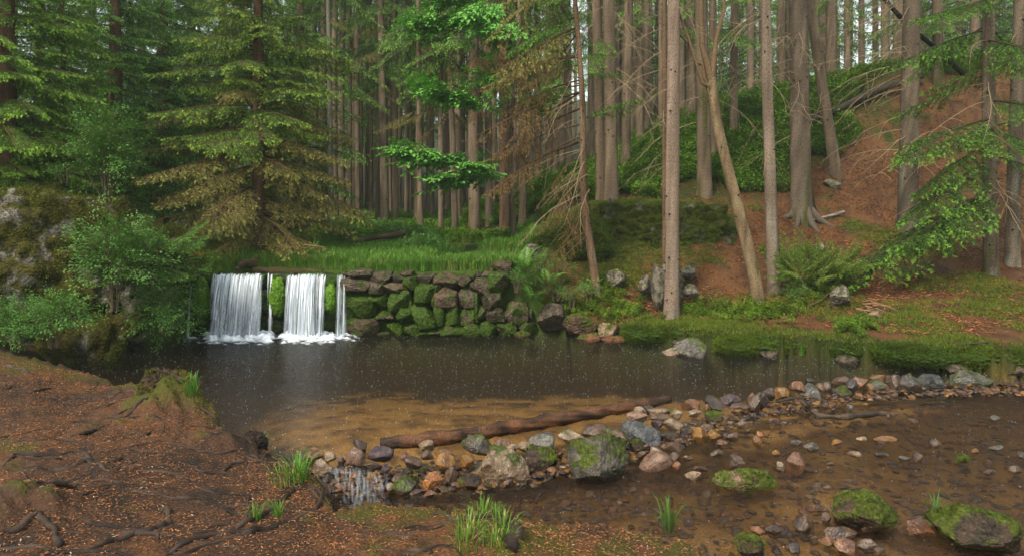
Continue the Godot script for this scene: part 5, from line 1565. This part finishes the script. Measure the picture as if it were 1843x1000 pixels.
# ---------------------------------------------------------------- near bank
func near_bank() -> void:
	var rc := Color(.085, .056, .042)
	var rc2 := Color(.03, .022, .018)
	var roots := [ # survey sheet points, thickness
		[1, .02, "root climbing towards the mossy stump's left side", [340,410],[430,395],[490,365],[550,325]], [1, .018, "short root behind the bare dirt left of the stump", [395,290],[470,280],[520,260],[600,240]], [1, .018, "pale smooth root running to the stump's top", [290,245],[380,220],[480,215],[560,205],[680,195],[740,205]], [1, .022, "dark root stub at the left edge of the bank", [0,175],[50,155],[85,135]], [1, .024, "silvery root crossing the bank's upper left corner", [0,30],[50,65],[110,72],[160,95]], [1, .015, "short dark root near the left edge, upper of a pair", [145,155],[200,140],[250,125]], [1, .015, "short dark root near the left edge, lower of a pair", [150,190],[200,175],[240,155]], [1, .014, "little root standing at the bank's far rim", [460,180],[480,145],[510,120]],
		[1, .022, "long root crossing the whole left part of the bank", [0,560],[40,520],[60,500],[200,495],[350,492],[430,490],[520,535],[590,525],[650,530]], [1, .02, "broad flat root above the long crossing root", [110,515],[250,525],[310,515]], [1, .024, "winding root below the long crossing root", [100,570],[230,580],[360,560],[440,535],[520,565],[585,570],[620,545]], [1, .018, "root lying under the stump's near side", [630,410],[720,405],[780,385]], [1, .012, "thin root running down the stump's near face, left of two", [825,325],[830,390],[865,430]], [1, .013, "thin root running down the stump's near face, right of two", [870,350],[900,390],[912,435]],
		[1, .017, "longest root sweeping below the stump to the water", [590,480],[700,450],[780,435],[870,440],[960,475],[1050,490],[1200,490],[1330,495],[1430,510],[1500,560]], [1, .016, "root zigzagging across the middle of the bank", [860,625],[950,635],[1020,675],[1100,700],[1200,705],[1245,715],[1240,780],[1225,840]], [1, .032, "thick dark root curving up beside the grass at the rim", [1190,860],[1290,810],[1370,770],[1420,720],[1450,675]], [1, .026, "thick root rising at the lower middle of the bank", [430,985],[560,935],[700,890],[800,850],[845,830],[830,780],[795,765]], [1, .024, "long thick root running from the bottom edge to the grass", [820,1000],[950,940],[1100,895],[1250,880],[1400,850],[1556,790]], [1, .016, "thinner root lying beside the long thick one", [880,990],[1000,975],[1150,920],[1250,890]],
		[1, .018, "short straight root in the left middle of the bank", [410,710],[480,680],[560,650]], [1, .015, "faint root near the left edge below the crossing ones", [60,590],[120,610],[220,650]], [1, .016, "low root in the brown litter at left", [170,640],[300,645],[400,640]], [1, .014, "small root bump in the middle of the bank", [640,550],[700,525],[740,520]], [1, .022, "arched root with pale broken wood near the grass", [1100,590],[1150,550],[1240,540],[1250,570]], [1, .015, "root leading towards the arched broken one", [890,540],[960,550],[1000,580],[1100,600],[1170,610]], [1, .032, "thick knuckled root mass at the lower left corner", [0,890],[80,870],[160,800],[190,830],[240,880],[270,960]], [1, .013, "small root right of the knuckled mass", [300,895],[400,890],[460,885]], [1, .01, "tiny hooked root near the green grass tuft", [1295,630],[1300,600],[1350,600]], [1, .03, "dark heavy root rising to the stump's top edge", [600,310],[660,290],[700,240],[740,230]],
		[2, .018, "root continuing along the rim below the rapid", [0,820],[100,790],[220,740],[330,700],[430,685]], [2, .013, "short dark stick-like root in the near litter", [630,920],[720,910],[850,905]], [2, .022, "dark root at the bottom edge in the middle", [780,960],[850,970],[940,1000]], [2, .018, "root at the rim above the grassy corner", [960,710],[1010,740],[1050,765]], [2, .022, "root between the two grass patches at the bottom", [1170,860],[1210,920],[1225,1000]], [2, .05, "thick grey mossy root descending at the bottom right of the bank", [1330,800],[1380,830],[1400,900],[1410,1000]], [1, .014, "faint root across the upper middle of the bank", [0,435],[150,432],[300,430],[420,440]]]
	for k in roots.size():
		var r: Array = roots[k]
		var pts := []
		var rad := []
		var n := r.size() - 3
		for i in n:
			var q: Array = r[3 + i]
			var px: float = q[0] / 2.779 if r[0] == 1 else 500 + q[0] / 3.334
			var py: float = 640 + q[1] / 2.779 if r[0] == 1 else 700 + q[1] / 3.334
			var g := gp(px, minf(py, 1010))
			var u := float(i) / (n - 1)
			var rr: float = r[1] * (.6 if r[1] < .04 else .8) * (.75 + .5 * sin(u * PI)) * (1.15 if i % 2 else .9)
			pts.append(g + Vector3(0, rr * .25, 0)); rad.append(rr)
		pts[0].y -= r[1] * 1.2; pts[n - 1].y -= r[1] * 1.2
		tube_thing("tree_root", r[2], "root", pts, rad, M.root, rc * (1.5 if "silver" in r[2] or "pale" in r[2] else 1.0), rc2, "roots across the dirt bank", 7, .3, 9, -.06)
	R.seed = 97
	for k in 46:
		var g := on_ground(rf(-20, 820), rf(3.2, 6.6))
		if g.y < .3: continue
		var pts := [g]
		var az := rf(-.6, .6)
		for i in R.randi_range(2, 5):
			g += Vector3(cos(az), 0, sin(az)) * rf(.1, .25)
			az += rf(-.6, .6)
			pts.append(g)
		var rad := []
		for i in pts.size(): rad.append(lerpf(.011, .005, float(i) / pts.size()) * rf(.7, 1.2))
		tube_thing("tree_root", "thin half-buried rootlet in the needle litter of the dirt bank", "root", pts, rad, M.root, rc, rc2, "rootlets in the litter", 6, .3, 6, .0)
	# mossy stump and hummocks at the rim
	var sm := single("tree_stump", rock(2600, Vector3(.5, .42, .45), 5, Color(.11, .07, .045), Color(.05, .035, .026), .5, Color(.1, .085, .014), 6, .13, [[Vector3(.45, 1, .1).normalized(), .42]], .0), M.stone, Transform3D(Basis(), on_ground(298, 6.25, .03)), "broken mossy stump on the mound at the rim of the dirt bank", "stump")
	fuzz(sm, .2, Color(1.8, 1.25, 1.0), .25)
	single("root_ball", rock(2701, Vector3(.26, .22, .24), 4, Color(.03, .02, .015), Color(.05, .035, .025), 0, MOSSC, 3, .16), M.root, Transform3D(Basis(), P(452, 800, 5.75)), "dark tangled root clump at the waterline right of the stump", "root")
	# grass tufts
	var g1 := [grass_tuft(91, 60, .2, .07, Color(.07, .16, .02), .12), grass_tuft(92, 46, .26, .05, Color(.06, .15, .022), .08), grass_tuft(93, 70, .13, .12, Color(.08, .16, .02), .1)]
	R.seed = 94
	for c in [[172, 664, 2, 1.0, "short grass strip on the rim at upper left"], [190, 672, 2, 1.1, "short grass strip on the rim beside the mound"], [150, 655, 2, 1.0, "short grass at the rim near the low bush"], [345, 710, 1, .8, "thin grass behind the stump"], [478, 806, 1, .8, "grass beside the dark root clump"], [538, 862, 0, 1.0, "bright grass tuft at the rapid's left"], [552, 850, 1, .9, "taller grass blades at the rapid's left"], [520, 866, 2, 1.0, "low grass fringe left of the rapid"], [745, 888, 1, 1.1, "upright grass tuft before the orange stone"], [655, 897, 0, .6, "small grass tuft on the rim below the rapid"], [700, 895, 0, .4, "tiny grass tuft on the rim"], [868, 928, 2, .8, "grass patch on the bank's corner"], [895, 932, 0, .4, "longer grass at the corner's edge"], [845, 960, 2, .8, "grass patch between two roots at the bottom"], [838, 985, 2, .8, "grass patch at the bottom edge"], [895, 980, 2, .8, "grass right of the root at the bottom"], [905, 955, 2, .8, "grass above the thick mossy root"], [1205, 962, 1, 1.0, "wispy grass tuft alone at the stream's near edge"], [460, 935, 0, .5, "grass beside the thick curving root"], [500, 930, 0, .45, "small grass by the curved root"], [1685, 935, 1, .9, "thin grass blades left of the blocky boulder"], [1443, 655, 1, .7, "pale grass tuft hanging from the moss bank"]]:
		single("grass_tuft", g1[c[2]], M.grass, upright(gp(c[0], c[1]), c[3], .1), c[4], "grass", "grass tufts by the water")
	# fallen needles and bits of bark
	R.seed = 95
	var nb := MB.new()
	nb.tri(Vector3(-.011, .001, 0), Vector3(0, .0035, .0024), Vector3(.011, .001, 0), Color(1, 1, 1))
	nb.tri(Vector3(-.011, .001, 0), Vector3(0, .0035, -.0024), Vector3(.011, .001, 0), Color(1, 1, 1))
	var list := []
	var cols := []
	for i in 90000:
		var s := rf(-150, 1300)
		var d := sqrt(rf(2.4 * 2.4, 8.2 * 8.2))
		var g := on_ground(s, d, .004)
		if g.y < .06: continue
		var nn := N1.get_noise_2d(g.x * 2.2, g.z * 2.2) + .5 * N2.get_noise_2d(g.x * 5, g.z * 5)
		if nn < rf(-.5, .25): continue
		var sc := rf(.4, 1.3)
		list.append(Transform3D(Basis.from_euler(Vector3(rf(-.3, .3), rf(0, TAU), rf(-.3, .3))).scaled(Vector3(sc, sc, sc)), g))
		cols.append(jc(Color(.3, .125, .048) if R.randf() < .6 else Color(.17, .088, .045), .4) if R.randf() > .012 else Color(.45, .4, .28))
	for i in 48000:
		var s := rf(1000, 1880)
		var d := rf(10.5, 20) if i < 36000 else rf(19, 24)
		if i >= 36000: s = rf(1480, 1880)
		var g := on_ground(s, d, .006)
		if g.y < .4: continue
		var nn := N1.get_noise_2d(g.x * 1.4, g.z * 1.4)
		if nn < rf(-.5, .2): continue
		var sc := rf(2.0, 5.5)
		list.append(Transform3D(Basis.from_euler(Vector3(rf(-.3, .3), rf(0, TAU), rf(-.3, .3))).scaled(Vector3(sc, sc, sc)), g))
		cols.append(jc(Color(.33, .13, .055) if R.randf() < .6 else Color(.2, .1, .055), .4))
	scatter("needle_litter", nb.mesh(), M.litter, list, self, "fallen needles and bark scraps on the ground", "", cols)

func logs() -> void:
	var wp := func(px, py, y) -> Vector3: return P(px, py, (EYE - y) * F / (py - HY))
	tube_thing("log", "long wet brown log floating against the stone dam", "log", [wp.call(684, 798, .05), wp.call(780, 790, .06), wp.call(900, 772, .06), wp.call(1030, 750, .06), wp.call(1120, 734, .07), wp.call(1205, 718, .08)], [.062, .07, .066, .062, .06, .04], M.wood_wet, Color(.2, .078, .03), Color(.05, .023, .012), "", 14, .22, 14)
	tube_thing("driftwood_branch", "grey crooked branch lying in the shallow stream", "branch", [wp.call(1440, 718, .0), wp.call(1475, 746, -.06), wp.call(1530, 749, -.07), wp.call(1590, 743, -.06), wp.call(1600, 752, -.1)], [.012, .03, .033, .028, .012], M.wood_wet, Color(.15, .1, .065), Color(.045, .03, .02), "", 9, .35, 9)
	tube_thing("driftwood_branch", "thin dark twig arching beside the grey branch", "branch", [wp.call(1400, 722, .06), wp.call(1440, 716, .1), wp.call(1462, 735, -.02), wp.call(1478, 748, -.1)], [.012, .012, .01, .008], M.wood_wet, Color(.06, .042, .03), Color(.04, .03, .02), "", 6)
	tube_thing("fallen_log", "slim fallen trunk lying across the meadow", "log", [on_ground(612, 17.6, .12), on_ground(660, 17.7, .3), on_ground(728, 18.2, .38)], [.06, .07, .075], M.bark, Color(.2, .13, .08), Color(.11, .07, .045))
	tube_thing("fallen_log", "fallen trunk lying along the green hillside", "log", [on_ground(1440, 21.0, .3), on_ground(1500, 21.4, .35), on_ground(1570, 21.9, .4), on_ground(1660, 22.4, .45)], [.12, .12, .12, .11], M.bark, Color(.09, .07, .05), Color(.05, .04, .03))
	tube_thing("leaning_pole", "dark broken pole slanting across the crest by the scaly trunk", "pole", [P(1585, -10, 20), P(1640, 50, 20.3), P(1690, 90, 20.8), P(1735, 135, 21.2)], [.06, .075, .08, .08], M.bark, Color(.035, .028, .022), Color(.02, .017, .014))
	tube_thing("tree_stub", "broken stub standing beside the leaning dark trunk", "stump", [on_ground(1495, 19.4, -.1), on_ground(1493, 19.4, .9), on_ground(1492, 19.4, 1.9)], [.09, .07, .04], M.bark, BARKR1, BARKR2)
	tube_thing("fallen_branch", "white lichened branch lying on the slope below the big rooted trunk", "branch", [gp(1447, 402) + Vector3(0, .03, 0), gp(1480, 398) + Vector3(0, .08, 0), gp(1520, 392) + Vector3(0, .12, 0)], [.03, .035, .04], M.bark, Color(.35, .32, .27), Color(.2, .17, .13))
	tube_thing("fallen_branch", "dark root snag above the right bank's brushwood", "branch", [gp(1555, 520), gp(1565, 500) + Vector3(0, .15, 0), gp(1600, 470) + Vector3(0, .25, 0), gp(1625, 462) + Vector3(0, .2, 0)], [.05, .06, .07, .06], M.bark, Color(.07, .048, .035), Color(.04, .03, .022))
	tube_thing("fallen_branch", "stick lying on the bank at right near the water", "branch", [gp(1690, 620) + Vector3(0, .03, 0), gp(1740, 624) + Vector3(0, .03, 0), gp(1785, 620) + Vector3(0, .03, 0)], [.015, .018, .014], M.bark, Color(.1, .075, .055), Color(.05, .04, .03))
	tube_thing("fallen_branch", "curved brown stick below the low conifer bush", "branch", [gp(1440, 555) + Vector3(0, .03, 0), gp(1470, 552) + Vector3(0, .06, 0), gp(1495, 535) + Vector3(0, .12, 0), gp(1505, 515) + Vector3(0, .2, 0)], [.015, .02, .02, .015], M.bark, Color(.13, .08, .05), Color(.07, .045, .03))
	tube_thing("driftwood_log", "weathered root end jutting out above the weir's lip", "log", [P(424, 484, 13.8), P(440, 474, 14.0), P(458, 474, 14.4), P(466, 462, 15.0)], [.03, .08, .11, .1], M.bark, Color(.2, .13, .08), Color(.09, .06, .04))
	tube_thing("driftwood_log", "mossy log lying along the brook above the falls", "log", [P(455, 486, 13.9), P(520, 488, 13.95), P(580, 490, 14.0)], [.07, .08, .06], M.bark, Color(.11, .08, .04), Color(.08, .075, .02))
	# brushwood at the olive spruce's foot and on the right bank
	R.seed = 96
	for c in [[500, 455, 14.9, 14, 1.0, "brushwood_heap", "heap of dead brown branches at the olive spruce's foot"], [1560, 545, 12.0, 18, .55, "brushwood_heap", "tangle of broken twigs beside the pale stone on the right bank"]]:
		var at := on_ground(c[0], c[2])
		var t := thing(c[5], c[6], "brushwood", at)
		for i in c[3]:
			var mb := MB.new()
			var a: Vector3 = Vector3(rf(-.4, .2), rf(.05, .45), rf(-.2, .2)) * c[4]
			var b: Vector3 = a + Vector3(rf(.3, 1.0), rf(-.35, .0), rf(-.3, .4)) * c[4]
			mb.tube([a, a.lerp(b, .5) + Vector3(0, rf(0, .06), 0), b], [.016, .013, .005], 5, jc(Color(.2, .105, .055), .3))
			part("stick", mb.mesh(), M.twig, t)

func _ready() -> void:
	# camera: level, lens shifted down
	var cam := Camera3D.new()
	cam.name = "camera"
	cam.projection = Camera3D.PROJECTION_FRUSTUM
	cam.near = 0.1
	cam.far = 600
	cam.keep_aspect = Camera3D.KEEP_HEIGHT
	cam.size = 2.0 * 0.1 * 500.0 / F
	cam.frustum_offset = Vector2(0, -0.1 * (500.0 - HY) / F)
	cam.position = Vector3(0, EYE, 0)
	add_child(cam)
	# overcast, rainy sky
	var env := Environment.new()
	env.background_mode = Environment.BG_SKY
	var sky := Sky.new()
	var sm := ProceduralSkyMaterial.new()
	sm.sky_top_color = Color(.86, .9, .93)
	sm.sky_horizon_color = Color(.8, .86, .84)
	sm.ground_bottom_color = Color(.12, .12, .08)
	sm.ground_horizon_color = Color(.3, .32, .26)
	sm.sky_energy_multiplier = 0.7
	sky.sky_material = sm
	env.sky = sky
	env.tonemap_mode = Environment.TONE_MAPPER_LINEAR
	env.tonemap_exposure = 4.4
	env.fog_enabled = true
	env.fog_density = 0.0008
	env.fog_light_color = Color(.85, .92, .86)
	env.volumetric_fog_enabled = true
	env.volumetric_fog_density = 0.0
	env.sdfgi_enabled = true
	env.ssao_enabled = true
	env.ssil_enabled = true
	var we := WorldEnvironment.new()
	we.name = "environment"
	we.environment = env
	add_child(we)
	var sun := DirectionalLight3D.new()
	sun.name = "sun"
	sun.light_energy = 0.5
	sun.light_angular_distance = 12
	sun.light_color = Color(1, .97, .91)
	sun.rotation_degrees = Vector3(-45, -32, 0)
	sun.shadow_enabled = true
	add_child(sun)

	N1.seed = 4; N1.frequency = 0.35; N1.fractal_octaves = 3
	N2.seed = 8; N2.frequency = 0.35; N2.fractal_octaves = 2
	var t0 := Time.get_ticks_msec()
	make_materials()
	make_ground()
	print("ground ", Time.get_ticks_msec() - t0)
	make_shapes()
	MOSS = moss_sprig(73, Color(.05, .085, .012))
	print("shapes ", Time.get_ticks_msec() - t0)
	water_sheets()
	wall_stones()
	outcrops()
	right_bank()
	print("banks ", Time.get_ticks_msec() - t0)
	forest()
	far_wood()
	forked_tree()
	maple()
	print("trees ", Time.get_ticks_msec() - t0)
	bushes()
	undergrowth()
	print("plants ", Time.get_ticks_msec() - t0)
	waterfalls()
	stones()
	near_bank()
	logs()
	rain()
	print("done ", Time.get_ticks_msec() - t0)
